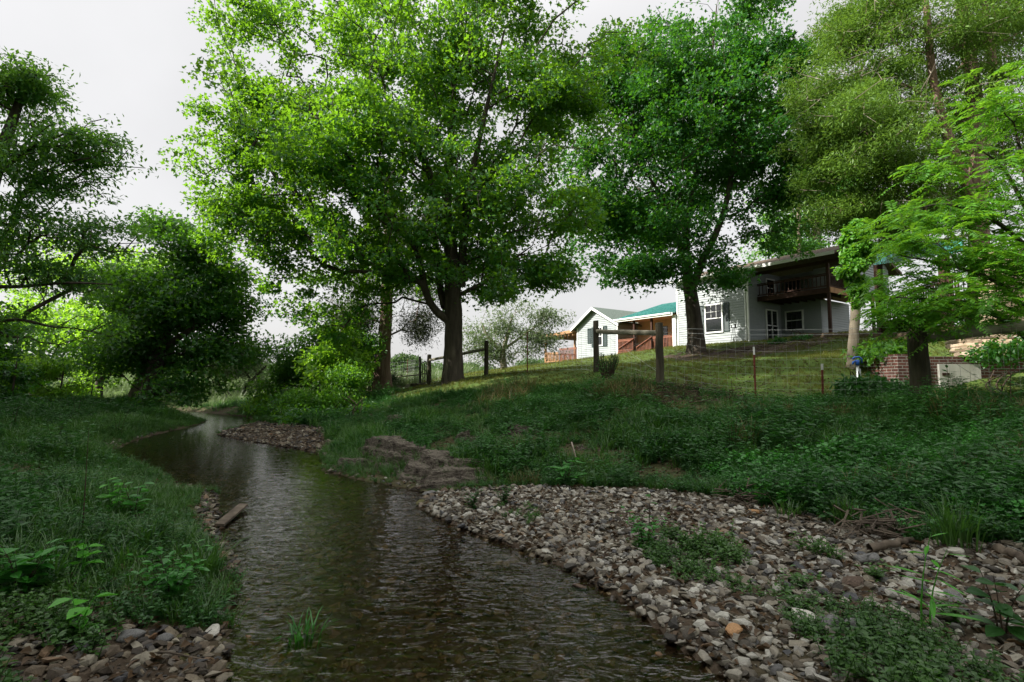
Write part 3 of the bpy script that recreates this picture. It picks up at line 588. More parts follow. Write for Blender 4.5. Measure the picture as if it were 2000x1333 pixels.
# shade trees standing behind and left of the camera
def copy_tree(src, loc, rz, sc, label):
    sc = sc if isinstance(sc, tuple) else (sc,) * 3
    r = src.copy(); COL.objects.link(r); r.location = loc; r.rotation_euler = (0, 0, rz); r.scale = sc; r['label'] = label
    for ch in src.children:
        c = ch.copy(); COL.objects.link(c); c.parent = r
    return r
rng = np.random.default_rng(300)
def shade_crown(c, r, h, n):
    dv = rand_dir(rng, n) * (rng.random(n) ** (1 / 2.4))[:, None]
    return np.array(c) + dv * [r, r, h]
sb = np.array([-11.5, -3.5, .6])
shade = tree('bank_tree', 'tall leafy tree on the near bank shading the gravel, just out of view', 'tree',
             [([sb, sb + [.1, 0, 2.5], sb + [.3, .2, 5], sb + [.2, .3, 8], sb + [.1, .2, 10]], [.3, .25, .2, .12, .04])], [], 10, 0, 22000, .24, 'dark', 301, 'lobed', sig=.65,
             targets=shade_crown(sb + [0, 0, 6.9], 4.8, 4.5, 330), group='trees along the left bank')
for k_, (x, y, rz, sc) in enumerate([(-15.2, 2.0, 1.2, 1.2), (-18, -7, 2.5, 1.25), (-22, 6, 4.0, 1.25), (-12, -11.5, 5.2, 1.15), (-28, -1, 3.3, 1.3), (-3.8, -7.2, 2.2, 1.0), (4.8, -6.8, .8, 1.05), (12, -4, 3.6, .9), (-7.5, -1.5, 4.4, .8), (-27, -2, 1.9, (1.25, 1.25, 2.4)), (-26, 4.8, 3.9, (1.1, 1.1, 2.4)), (-25, 10.5, .9, (1.05, 1.05, 1.25)), (-28.5, 15, 2.7, (1.0, 1.0, 1.5))]):
    copy_tree(shade, (x, y, gz(x, y) - .1), rz, sc, 'tall leafy tree on the near bank shading the gravel, just out of view')

# compound-leaved branches
def fronds(P, D, L, npair, ll, lw, rng, droop=.35):
    n = len(P); s = np.linspace(.18, 1, npair); D = norm(D)
    up = np.array([0, 0, 1.]); side = norm(np.cross(D, up)); nrm = np.cross(side, D)
    R = P[:, None] + D[:, None] * (L[:, None] * s)[:, :, None] - up * (L[:, None] * droop * s ** 2)[:, :, None]
    tang = norm(D[:, None] - up * (2 * droop * s)[None, :, None])
    PP, TT, NN, LL = [], [], [], []
    for sg in (1, -1):
        T = norm(side[:, None] * sg * .9 + tang * .55 - up * .25 + rng.normal(0, .12, R.shape))
        PP.append(R.reshape(-1, 3)); TT.append(T.reshape(-1, 3)); NN.append(norm(np.repeat(nrm[:, None], npair, 1) + rng.normal(0, .2, R.shape)).reshape(-1, 3))
        LL.append((ll * np.sin(np.linspace(.5, 2.5, npair))[None] * rng.uniform(.8, 1.15, (n, npair))).ravel())
    PP, TT, NN, LL = map(np.concatenate, (PP, TT, NN, LL))
    V, Fq = leaf_quads(PP, TT, NN, LL, LL * lw, .1)
    a = np.concatenate([P[:, None], R], 1)
    Vr, Fr = frustums(a[:, :-1].reshape(-1, 3), a[:, 1:].reshape(-1, 3), np.full(n * npair, .003), np.full(n * npair, .002), 3)
    return V, Fq, Vr, Fr
rng = np.random.default_rng(310)
q = onground(2035, 770, 9.6); q[2] -= .1
root = empty('ailanthus_tree', q, 'bright green tree of feathery compound leaves leaning in over the brick springhouse', 'tree')
limbs = [([q] + px((2040, 600, 9.6), (2020, 450, 9.4), (2000, 330, 9.2), (1980, 240, 9)), [.09, .075, .055, .035, .012]),
         (px((2036, 650, 9.6), (1960, 560, 9.2), (1860, 520, 8.9), (1760, 500, 8.7)), [.05, .04, .025, .01]),
         (px((2036, 690, 9.6), (1950, 620, 9.0), (1850, 590, 8.6), (1740, 580, 8.4)), [.045, .035, .02, .008]),
         (px((2025, 500, 9.4), (1940, 430, 9.2), (1850, 400, 9), (1780, 410, 8.8)), [.045, .035, .02, .008]),
         (px((2015, 430, 9.4), (1960, 330, 9.0), (1910, 290, 8.8)), [.04, .025, .008])]
tr = [(smooth_path(p, 5), np.interp(np.linspace(0, 1, len(smooth_path(p, 5))), np.linspace(0, 1, len(r)), r)) for p, r in limbs]
C = clusters(rng, [(1930, 380, 80, 60, 0), (1840, 420, 90, 50, 0), (1790, 470, 60, 45, -.3), (1900, 480, 110, 60, 0), (1780, 560, 90, 50, -.3), (1900, 580, 110, 55, -.2), (1990, 300, 50, 90, 0), (1745, 600, 45, 32, -.4), (1960, 450, 60, 90, .6), (1950, 610, 70, 35, 0), (1965, 540, 60, 45, -.2), (2060, 450, 70, 160, 0), (1985, 210, 30, 40, 0), (1830, 610, 70, 25, -.3), (1935, 255, 55, 50, 0), (1995, 165, 30, 50, 0), (1865, 340, 55, 38, 0), (1805, 525, 60, 32, -.2)], 9, 420)
A, PA, cnt, n0, fixed = grow(rng, tr, C)
Vs, Fs, off = [], [], 0
for p, r in tr:
    V, Fq = sweep(p, r, 8, .04, rng); Vs.append(V); Fs.append(Fq + off); off += len(V)
j = np.arange(n0, len(A)); R = .0038 * np.sqrt(cnt); V, Fq = frustums(A[PA[j]], A[j], np.minimum(R[PA[j]], R[j] * 1.3), R[j], 4); Vs.append(V); Fs.append(Fq + off)
link_mesh('trunk', np_mesh('trunk', np.concatenate(Vs) - q, Fs, True), M['bark'], root)
ci = np.repeat(np.arange(len(C)), rng.integers(3, 7, len(C))); n = len(ci)
D = rand_dir(rng, n) * [1, 1, .35] + [-.35, -.25, .1]
V, Fq, Vr, Fr = fronds(C[ci] + rng.normal(0, .10, (n, 3)), D, rng.uniform(.3, .55, n), 9, .115, .36, rng)
link_mesh('crown', np_mesh('crown', np.r_[V, Vr] - q, [Fq, Fr + len(V)]), M['ailanthus'], root)

# ivy-clad pole trunk
q = onground(1664, 713, 13); q[2] -= .08
tree('ivy_tree', 'slender pale broken trunk wrapped in ivy in front of the balcony', 'tree', [([q] + px((1667, 660, 13), (1671, 600, 13), (1668, 540, 13), (1672, 480, 13), (1676, 440, 13)), [.125, .115, .11, .105, .10, .08])],
     [(1674, 455, 14, 22, 0), (1669, 505, 11, 40, -.1), (1650, 530, 18, 8, 0), (1684, 490, 9, 30, 0), (1676, 435, 16, 9, 0), (1671, 570, 8, 36, -.1), (1690, 550, 12, 8, 0), (1655, 470, 12, 8, 0)], 12.7, 170, 5200, .10, 'ailanthus', 320, 'oval', 'barkpale', sig=.075, per=5, flat=1, ratio=.75, droop=.7, tip=.004, crown='ivy')

# ------------------------------------------------------------------ house
def pmat(name, col, rough=.6, spec=.3, var=.12, scale=3, bstr=.1, stretch=None, metal=0):
    c = np.array(col); return surf(name, [(.3, tuple(c * (1 - var))), (.7, tuple(c * (1 + var)))], scale, 4, rough, bstr, .004, stretch, spec=spec, metal=metal)
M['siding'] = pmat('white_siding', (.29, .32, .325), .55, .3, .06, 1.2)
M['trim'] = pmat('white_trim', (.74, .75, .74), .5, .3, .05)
M['redwood'] = pmat('red_stained_wood', (.21, .085, .055), .75, .2, .3, 4, .3)
M['darkwood'] = pmat('dark_stained_wood', (.050, .026, .019), .8, .2, .3, 4, .3)
M['rawwood'] = pmat('raw_pine', (.34, .19, .10), .8, .2, .25, 3, .3)
M['beige'] = pmat('warm_porch_wall', (.68, .50, .35), .8, .2, .08)
M['shutter'] = pmat('dark_green_shutter', (.015, .032, .030), .5, .3, .2)
M['green_metal'] = pmat('green_metal_roofing', (.09, .36, .33), .3, .5, .1, .8, 0)
M['grey_roof'] = pmat('grey_green_shingle', (.13, .16, .14), .9, .2, .25, 8, .5)
M['roof_dark'] = pmat('brown_shingle', (.10, .075, .055), .9, .2, .3, 8, .5)
M['timber'] = pmat('weathered_timber', (.10, .075, .05), .9, .2, .4, 5, .6, (1, 1, 3))
M['glass'] = None
m, t, out = new_mat('window_glass'); p = t.nodes.new("ShaderNodeBsdfPrincipled"); p.inputs['Base Color'].default_value = (.012, .014, .016, 1); p.inputs['Roughness'].default_value = .06
t.links.new(p.outputs[0], out.inputs[0]); M['glass'] = m

ax = np.array([.573, -.819]); bx_ = np.array([.819, .573]); P0 = at(1463, 668, 32)
house = empty('farmhouse', P0, 'white clapboard farmhouse with balcony, porches and green metal roof on top of the rise', 'house', None, math.atan2(-.819, .573))
def HZ(x, y):  # ground in house coordinates
    q = P0[:2] + ax * x + bx_ * y; return gz(*q) - P0[2]
def lap(mb, a, b, z0, z1, out, clip=None, pitch=.16):
    """lap siding between ground points a and b, courses facing out"""
    a = np.array(a, float); b = np.array(b, float); o = np.array(out, float); n = int(math.ceil((z1 - z0) / pitch))
    for i in range(n):
        lo = z0 + i * pitch; hi = min(z1, lo + pitch); f0, f1 = (0., 1.)
        if clip:
            f0, f1 = clip((lo + hi) / 2)
            if f1 - f0 < .01: continue
        A = a + (b - a) * f0; B = a + (b - a) * f1
        q = [(*(A + o * .042), lo), (*(B + o * .042), lo), (*(B + o * .004), hi), (*(A + o * .004), hi), (*A, lo), (*B, lo)]
        mb.add(q, [(0, 1, 2, 3), (4, 5, 1, 0)])
    return mb
def window(parent, axis, a0, a1, off, z0, z1, side, mull=True, name='window'):
    """axis 'x': window in a plane y=off looking to -y; axis 'y': plane x=off looking to +x"""
    fr = MB(); pn = MB(); t = .09
    def bx(mb, p0, p1, q0, q1, d0, d1):
        if axis == 'x': mb.box(p0, p1, off - d1, off - d0, q0, q1)
        else: mb.box(off + d0, off + d1, p0, p1, q0, q1)
    bx(fr, a0 - t, a0, z0 - t, z1 + t, .0, .07); bx(fr, a1, a1 + t, z0 - t, z1 + t, .0, .07)
    bx(fr, a0, a1, z1, z1 + t, .0, .07); bx(fr, a0, a1, z0 - t, z0, .0, .075)
    zm = (z0 + z1) / 2; bx(fr, a0, a1, zm - .025, zm + .025, .0, .06)
    if mull:
        for i in (1, 2): x = a0 + (a1 - a0) * i / 3; bx(fr, x - .01, x + .01, zm + .025, z1, .0, .045)
        z = (zm + z1) / 2; bx(fr, a0, a1, z - .01, z + .01, .0, .042)
    f = fr.build(name, M['trim'], parent)
    bx(pn, a0, a1, z0, z1, .0, .03); pn.build('pane', M['glass'], f); return f
def shutter(parent, x0, x1, y, z0, z1):
    mb = MB(); mb.box(x0, x0 + .06, y - .075, y - .045, z0, z1); mb.box(x1 - .06, x1, y - .075, y - .045, z0, z1); mb.box(x0 + .06, x1 - .06, y - .075, y - .045, z0, z0 + .07); mb.box(x0 + .06, x1 - .06, y - .075, y - .045, z1 - .07, z1)
    n = int((z1 - z0 - .14) / .07)
    for i in range(n): z = z0 + .07 + i * .07; mb.add([(x0 + .06, y - .07, z), (x1 - .06, y - .07, z), (x1 - .06, y - .049, z + .07), (x0 + .06, y - .049, z + .07)], [(0, 1, 2, 3)])
    mb.build('shutter', M['shutter'], parent)
def railing(parent, a, b, z0, h, mat, step=.14, zb=None, name='railing'):
    """balusters between two plan points; z0/zb floor heights at the ends"""
    zb = z0 if zb is None else zb; a = np.array(a, float); b = np.array(b, float); L = np.linalg.norm(b - a); mb = MB(); A = lambda f, z: (*(a + (b - a) * f), z0 + (zb - z0) * f + z)
    mb.bar(A(0, h), A(1, h), .09, .045); mb.bar(A(0, h - .09), A(1, h - .09), .045, .08); mb.bar(A(0, .1), A(1, .1), .045, .08)
    n = max(2, int(L / step))
    for i in range(n): f = (i + .5) / n; mb.bar(A(f, .14), A(f, h - .13), .04, .04)
    return mb.build(name, mat, parent)
# two-storey block
zb = -.6
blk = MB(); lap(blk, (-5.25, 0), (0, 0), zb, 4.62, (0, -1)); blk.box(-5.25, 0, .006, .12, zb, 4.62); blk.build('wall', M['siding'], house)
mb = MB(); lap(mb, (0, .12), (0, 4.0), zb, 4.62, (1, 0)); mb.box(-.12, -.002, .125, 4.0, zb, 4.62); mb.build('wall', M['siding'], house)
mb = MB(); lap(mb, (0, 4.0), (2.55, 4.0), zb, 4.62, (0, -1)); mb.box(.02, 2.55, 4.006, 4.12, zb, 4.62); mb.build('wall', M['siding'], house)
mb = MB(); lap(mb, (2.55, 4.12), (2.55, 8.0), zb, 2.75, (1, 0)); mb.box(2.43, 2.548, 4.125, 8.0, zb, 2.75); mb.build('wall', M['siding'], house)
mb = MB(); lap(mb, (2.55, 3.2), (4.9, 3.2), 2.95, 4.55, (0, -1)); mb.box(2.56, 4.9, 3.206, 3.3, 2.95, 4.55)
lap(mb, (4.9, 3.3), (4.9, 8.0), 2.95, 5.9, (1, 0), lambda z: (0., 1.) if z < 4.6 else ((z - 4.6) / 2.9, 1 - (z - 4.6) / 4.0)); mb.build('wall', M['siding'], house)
mb = MB(); mb.box(-5.32, -5.20, -.055, .06, zb, 4.6); mb.build('corner_board', M['trim'], house); mb = MB(); mb.box(-.06, .055, -.055, .06, zb, 4.6); mb.box(-5.3, 0, -.06, -.046, 4.42, 4.6); mb.build('corner_board', M['trim'], house)
# roof of the block: eave along the front, ridge at y = 4.2
rf = MB(); E0, E1 = -5.7, 5.3
rf.poly_prism([(E0, -.45, 4.64), (E0, 4.2, 6.0), (E0, 9.2, 4.6), (E0, 9.2, 4.45), (E0, 4.2, 5.85), (E0, -.45, 4.5)], (E1 - E0, 0, 0)); rf.build('roof', M['roof_dark'], house)
mb = MB(); mb.box(E0, E1, -.475, -.453, 4.46, 4.65); mb.build('fascia', M['trim'], house)
gt = MB(); gt.box(E0, 1.2, -.58, -.478, 4.52, 4.64); gt.build('gutter', M['trim'], house)
mb = MB(); mb.tube([(-.12, -.5, 4.5), (-.12, -.3, 4.3), (-.12, -.09, 4.15), (-.12, -.075, 3.6), (-.12, -.075, .1), (-.12, -.3, -.1)], .042, 8); mb.build('downspout', M['trim'], house, True)
window(house, 'x', -2.95, -1.78, -.044, .82, 2.6, -1)
shutter(house, -1.66, -1.26, -.0, .75, 2.68); shutter(house, -3.47, -3.07, -.0, .75, 2.68)
# lower storey under the balcony
for y0, y1 in ((2.05, 2.62), (2.72, 3.3)): 
    f = window(house, 'y', y0, y1, .044, .2, 2.15, 1, False, 'french_door'); hb = MB(); hb.box(.116, .15, y1 - .1, y1 - .06, 1.0, 1.15); hb.build('handle', M['shutter'], f)
window(house, 'x', .40, 1.40, 3.956, .95, 2.1, -1, False)
# balcony
bl = empty('balcony', (0, 0, 0)); bl.parent = house
mb = MB(); mb.box(.05, 4.35, 1.05, 3.97, 2.82, 2.93)
for i in range(9): x = .2 + i * .5; mb.box(x, x + .05, 1.12, 3.97, 2.64, 2.815)
mb.box(.05, 4.35, 1.05, 1.10, 2.62, 2.815); mb.build('balcony_floor', M['darkwood'], bl)
mb = MB(); mb.box(4.352, 4.40, 1.05, 7.5, 2.62, 2.94); mb.box(2.6, 4.35, 3.98, 7.5, 2.80, 2.93); mb.build('balcony_edge', M['rawwood'], bl)
railing(bl, (.05, 1.12), (4.2, 1.12), 2.93, .82, M['darkwood'], .22); railing(bl, (4.3, 1.2), (4.3, 7.2), 2.93, .82, M['darkwood'], .16)
for x, y in ((4.25, 1.15), (4.25, 7.2)):
    mb = MB(); mb.box(x - .08, x + .08, y - .08, y + .08, HZ(x, y) - .2, 4.5); mb.build('post', M['darkwood'], bl, bevel=.008)
mb = MB(); mb.box(.0, 5.2, .9, 1.1, 4.32, 4.5); mb.build('beam', M['darkwood'], bl)
mb = MB(); mb.box(.35, 1.35, 3.89, 3.95, 2.94, 4.35); mb.build('balcony_door', M['glass'], bl)
window(house, 'y', 2.2, 3.1, .044, 3.1, 4.2, 1, False)
# lower wing with gable
W0, W1, WP = -15.85, -11.05, -13.6
gb = -1.5
def gclip(z):
    if z <= 2.22: return 0., 1.
    h = (z - 2.22) / 1.42
    return ((WP - W0) * h / (W1 - W0), 1 - (W1 - WP) * h / (W1 - W0))
mb = MB(); lap(mb, (W0, 0), (W1, 0), gb, 3.62, (0, -1), gclip); mb.poly_prism([(W0, .006, gb), (W1, .006, gb), (W1, .006, 2.22), (WP, .006, 3.64), (W0, .006, 2.22)], (0, .1, 0))
mb.box(W1 - .1, W1, .11, 3.2, gb, 2.2); mb.box(W0, W0 + .1, .11, 8, gb, 2.2); mb.build('wall', M['siding'], house)
for s_, x0 in ((-1, W0), (1, W1)):
    ex = x0 + s_ * .45; ez = 2.27 - .45 * 1.42 / 2.3
    mb = MB(); mb.poly_prism([(WP, -.42, 3.80), (ex, -.42, ez + .12), (ex, -.42, ez), (WP, -.42, 3.68)], (0, 6.5, 0)); mb.build('roof', M['grey_roof'], house)
    mb = MB(); mb.poly_prism([(WP, -.455, 3.79), (ex, -.455, ez + .11), (ex, -.455, ez - .10), (WP, -.455, 3.56)], (0, .03, 0)); mb.build('barge_board', M['trim'], house)
mb = MB(); mb.box(W1 - .1, W1 + .02, -.055, .0, gb, 2.2); mb.build('corner_board', M['trim'], house); mb = MB(); mb.box(W0 - .02, W0 + .1, -.055, .0, gb, 2.2); mb.build('corner_board', M['trim'], house)
window(house, 'x', -13.55, -12.75, -.044, .55, 2.0, -1); shutter(house, -12.62, -12.2, .0, .4, 2.1); shutter(house, -14.5, -14.08, .0, .75, 2.05); shutter(house, -14.0, -13.68, .0, .4, 2.1)
# main green roof between the wing and the block
mb = MB(); PX0, PX1 = W1 - .1, -5.4; zf = lambda y: 2.42 + (y + .4) * .30
n = 40
for i in range(n):   # ribbed metal sheet
    x = PX0 + (PX1 - PX0) * i / n; dx = (PX1 - PX0) / n
    mb.poly_prism([(x, -.4, zf(-.4)), (x + dx * .72, -.4, zf(-.4)), (x + dx * .78, -.4, zf(-.4) + .035), (x + dx * .94, -.4, zf(-.4) + .035), (x + dx, -.4, zf(-.4)), (x + dx, -.4, zf(-.4) - .05), (x, -.4, zf(-.4) - .05)], (0, 6.0, 6.0 * .30))
mb.build('roof', M['green_metal'], house)
mb = MB(); mb.box(PX0 + .1, PX1, -.44, -.405, 2.22, 2.44); mb.build('fascia', M['trim'], house)
mb = MB(); mb.box(PX0 + .1, PX1 - .1, -.54, -.445, 2.34, 2.45); mb.build('gutter', M['trim'], house)
po = empty('porch', (0, 0, 0)); po.parent = house
mb = MB(); mb.box(W1, -5.3, 2.4, 2.5, -.6, 2.9); mb.build('porch_wall', M['beige'], po); mb = MB(); mb.add([(W1, -.3, 2.30), (-5.3, -.3, 2.30), (-5.3, 2.4, 2.42), (W1, 2.4, 2.42)], [(0, 1, 2, 3)]); mb.build('porch_ceiling', M['beige'], po)
mb = MB(); mb.box(W1, -5.3, -.1, 2.4, -.55, -.12); mb.build('porch_floor', M['redwood'], po)
for x in (-9.3, -7.6): mb = MB(); mb.box(x - .07, x + .07, -.1, .04, -.9, 2.25); mb.build('post', M['darkwood'], po)
mb = MB(); mb.box(-5.62, -5.35, -.18, .0, -.5, 2.25); mb.build('post', M['trim'], po)
railing(po, (-7.5, -.05), (-5.65, -.05), -.12, .95, M['redwood'], .13); railing(po, (W1 + .05, -.05), (-9.4, -.05), -.12, .95, M['redwood'], .13)
for x0, x1, z0, z1 in ((-8.9, -8.05, -.1, 1.85), (-6.9, -6.2, .5, 1.8)): mb = MB(); mb.box(x0, x1, 2.34, 2.398, z0, z1); mb.build('porch_door' if z0 < 0 else 'porch_window', M['glass'], po)
st = MB()
for i in range(5): st.box(-9.25, -7.65, -.4 - .28 * (i + 1) + .02, -.12 - .28 * i, -1.35, -.12 - .16 * (i + 1) + .03)
st.build('stairs', M['redwood'], po)
railing(po, (-9.35, -.1), (-9.35, -1.75), -.12, .95, M['redwood'], .14, -.95, 'stair_railing'); railing(po, (-7.6, -.1), (-7.6, -1.75), -.12, .95, M['redwood'], .14, -.95, 'stair_railing')
# side porch at the far left
sp_ = empty('side_porch', (0, 0, 0)); sp_.parent = house
mb = MB(); mb.poly_prism([(W0 - .3, -.35, 2.02), (-20.5, -.35, 1.84), (-20.5, -.35, 1.72), (W0 - .3, -.35, 1.9)], (0, 4.4, 0)); mb.build('porch_roof', M['rawwood'], sp_)
mb = MB(); mb.poly_prism([(W0 - .3, -.38, 2.06), (-20.55, -.38, 1.88), (-20.55, -.38, 1.62), (W0 - .3, -.38, 1.8)], (0, .028, 0)); mb.build('fascia', M['rawwood'], sp_)
mb = MB()
for i in range(9): x = -20.2 + i * .5; mb.box(x, x + .05, -.3, 3.9, 1.56, 1.70)
mb.build('rafter', M['rawwood'], sp_)
for x, y in ((-20.2, -.1), (-20.2, 3.6), (-16.3, 3.6)): mb = MB(); mb.box(x - .08, x + .08, y - .08, y + .08, -1.6, 1.7); mb.build('post', M['rawwood'], sp_)
mb = MB(); mb.box(-20.3, W0, -.15, 3.9, -1.1, -.72); mb.build('porch_floor', M['redwood'], sp_)
railing(sp_, (-20.2, -.12), (-18.3, -.12), -.75, .95, M['rawwood'], .12); railing(sp_, (-18.2, -.12), (W0, -.12), -.75, 1.25, M['redwood'], .12); railing(sp_, (-20.2, .0), (-20.2, 3.6), -.75, .95, M['rawwood'], .14)

# timber retaining wall
A0 = at(1555, 664, 27); A1 = at(1800, 668, 19)
mb = MB()
for k_ in range(4):
    z0 = gz(*A0[:2]) - .25 + k_ * .19; z1 = gz(*A1[:2]) - .25 + k_ * .19
    zt = at(1555, 650, 27)[2] - .62 + k_ * .17
    mb.bar((A0[0] + .02 * k_, A0[1] + .02 * k_, zt), (A1[0] + .02 * k_, A1[1] + .02 * k_, at(1800, 648, 19)[2] - .62 + k_ * .17), .18, .165)
mb.build('retaining_wall', M['timber'], None, bevel=.01); tag(bpy.data.objects['retaining_wall'], 'low dark retaining wall of stacked weathered timbers below the balcony', 'wall')

# green-trimmed pavilion at right of the house
q = onground(1716, 650, 22); pv = empty('pavilion', q, 'open deck shelter with green metal fascia half hidden by the feathery leaves', 'pavilion')
L = lambda p: np.array(p) - q
a = at(1707, 508, 22); b = at(1880, 478, 16); dpt = np.array([2.6, 2.4, 0]); 
mb = MB()
for i in range(30): f = i / 30; g_ = (i + .9) / 30; p0 = L(a + (b - a) * f); p1 = L(a + (b - a) * g_); mb.poly_prism([p0 + [0, 0, -.23], p1 + [0, 0, -.23], p1 + [0, 0, .23], p0 + [0, 0, .23]], (.02, .02, 0))
mb.bar(L(a) + [.03, .03, .0], L(b) + [.03, .03, .0], .02, .42); mb.build('fascia', M['green_metal'], pv)
mb = MB(); mb.poly_prism([L(a) + [0, 0, .24], L(b) + [0, 0, .24], L(b) + dpt + [0, 0, 1.0], L(a) + dpt + [0, 0, 1.0]], (0, 0, .08)); mb.build('roof', M['roof_dark'], pv)
for f in (.04, .82):
    p = L(a + (b - a) * f) + [.15, .15, 0]; mb = MB(); mb.box(p[0] - .12, p[0] + .12, p[1] - .12, p[1] + .12, -.8, p[2] - .2); mb.build('post', M['darkwood'], pv, bevel=.01)
railing(pv, L(a + (b - a) * .04)[:2] + .15, L(a + (b - a) * .95)[:2] + .15, .55, .95, M['darkwood'], .16)
mb = MB(); p0 = L(a)[:2]; p1 = L(b)[:2]; mb.poly_prism([(*p0, .35), (*p1, .35), (*(p1 + dpt[:2]), .35), (*(p0 + dpt[:2]), .35)], (0, 0, .18)); mb.build('deck', M['darkwood'], pv)

# brick springhouse
def brick_mat():
    m, t, out = new_mat('red_brick'); tc = t.nodes.new("ShaderNodeTexCoord"); b = t.nodes.new("ShaderNodeTexBrick")
    sp = t.nodes.new('ShaderNodeSeparateXYZ'); ad = t.nodes.new('ShaderNodeMath'); cb = t.nodes.new('ShaderNodeCombineXYZ'); t.links.new(tc.outputs['Object'], sp.inputs[0]); t.links.new(sp.outputs[0], ad.inputs[0]); t.links.new(sp.outputs[1], ad.inputs[1]); t.links.new(ad.outputs[0], cb.inputs[0]); t.links.new(sp.outputs[2], cb.inputs[1]); t.links.new(cb.outputs[0], b.inputs['Vector'])
    b.inputs['Color1'].default_value = (.10, .036, .027, 1); b.inputs['Color2'].default_value = (.17, .06, .042, 1); b.inputs['Mortar'].default_value = (.30, .28, .25, 1)
    b.inputs['Scale'].default_value = 1; b.inputs['Brick Width'].default_value = .21; b.inputs['Row Height'].default_value = .072; b.inputs['Mortar Size'].default_value = .009; b.inputs['Bias'].default_value = -.2
    p = t.nodes.new("ShaderNodeBsdfPrincipled"); p.inputs['Roughness'].default_value = .9; nn = noise(t, 9, 5)
    t.links.new(mixc(t, .6, b.outputs[0], mixc(t, nn, (.4, .4, .4), (1.3, 1.3, 1.3)), 'MULTIPLY'), p.inputs['Base Color'])
    t.links.new(bump(t, b.outputs['Fac'], -.6, .01), p.inputs['Normal']); t.links.new(p.outputs[0], out.inputs[0]); return m
M['brick'] = brick_mat()
M['stone_lit'] = surf('tan_fieldstone', [(.3, (.20, .15, .10)), (.55, (.36, .28, .20)), (.8, (.50, .43, .34))], 3, 6, .9, .8, .02, None, 8)
M['paintboard'] = surf('weathered_white_paint', [(.3, (.26, .24, .20)), (.45, (.50, .49, .44)), (.8, (.62, .61, .57))], 3, 6, .8, .4, .004, (1, 1, .35))
s0 = at(1757, 770, 12); s0[2] = gz(*s0[:2]) - .25
sh = empty('springhouse', s0, 'low red brick springhouse with a weathered white board door and stone slab top', 'outbuilding')
H = at(1757, 692, 12)[2] - s0[2]; WX = 5.2
mb = MB(); mb.box(0, .45, 0, .3, 0, H); mb.build('brick_pier', M['brick'], sh)
mb = MB(); mb.box(.452, 1.0, .10, .32, 0, H - .05); mb.box(1.98, WX, .10, .32, 0, H - .05); mb.box(1.0, 1.98, .10, .32, H - .22, H - .05); mb.build('brick_wall', M['brick'], sh)
mb = MB(); mb.box(0.02, .22, .33, 4, 0, H - .05); mb.build('brick_wall', M['brick'], sh)
dm = MB()
for i in range(4): x = 1.0 + i * .245; dm.box(x + .004, x + .241, .045, .08, .05, H - .235)
dm.box(1.0, 1.98, .082, .098, .05, H - .23); dr = dm.build('door', M['paintboard'], sh)
hb = MB(); hb.box(1.06, 1.22, .028, .044, .3, .36); hb.build('hinge', M['darkwood'], dr); hb = MB(); hb.box(1.06, 1.22, .028, .044, H - .5, H - .44); hb.build('hinge', M['darkwood'], dr)
rng = np.random.default_rng(400)
def slab(mb, c, rx, ry, h, rng, rz=0., n=14, jag=.16):
    an = np.sort(np.arange(n) * 2 * math.pi / n + rng.normal(0, .12, n)); rr = 1 + rng.normal(0, jag, n)
    p = np.stack([np.cos(an) * rx * rr, np.sin(an) * ry * rr], 1); R = np.array([[math.cos(rz), -math.sin(rz)], [math.sin(rz), math.cos(rz)]]); p = p @ R.T
    lv = [(-h / 2, .93), (-h * .15, 1.0), (h * .3, .97), (h / 2, .86)]; V = []
    for z, s in lv: V += [(c[0] + x * s * (1 + rng.normal(0, .03)), c[1] + y * s * (1 + rng.normal(0, .03)), c[2] + z + rng.normal(0, h * .06)) for x, y in p]
    m = len(V); V += [(c[0], c[1], c[2] + h * .55), (c[0], c[1], c[2] - h / 2)]
    Fq = [(l * n + i, l * n + (i + 1) % n, (l + 1) * n + (i + 1) % n, (l + 1) * n + i) for l in range(3) for i in range(n)]
    Fq += [(3 * n + i, 3 * n + (i + 1) % n, m) for i in range(n)] + [((i + 1) % n, i, m + 1) for i in range(n)]
    mb.add(V, Fq)
mb = MB()
for lay in range(5):
    x = 1.55 + lay * .22
    while x < WX + .4:
        wd = rng.uniform(.25, .6); slab(mb, (x + wd / 2, .12 + lay * .3 + rng.normal(0, .04), H + .0 + lay * .12), wd * .56, .30, .11, rng); x += wd
mb.build('stone_top', M['stone_lit'], sh)
# stone chimney wall at the frame edge
sc0 = at(1955, 660, 15.5); sc0[2] = gz(*sc0[:2]) - .3
mb = MB(); z = 0.; top = at(1955, 500, 15.5)[2] - sc0[2]
while z < top:
    hh = rng.uniform(.10, .2); x = rng.uniform(-.1, 0)
    while x < 2.4: wd = rng.uniform(.2, .5); mb.poly_prism([(x, rng.uniform(-.04, .03), z), (x + wd - .015, rng.uniform(-.04, .03), z), (x + wd - .015, 0, z + hh - .015), (x, 0, z + hh - .015)], (0, .6, 0)); x += wd
    z += hh
mb.box(.02, 2.3, .06, .55, 0, top - .02)
o = mb.build('stone_wall', M['stone_lit'], None, loc=sc0, bevel=.012); tag(o, 'tall sunlit fieldstone wall at the right edge behind the feathery leaves', 'wall')

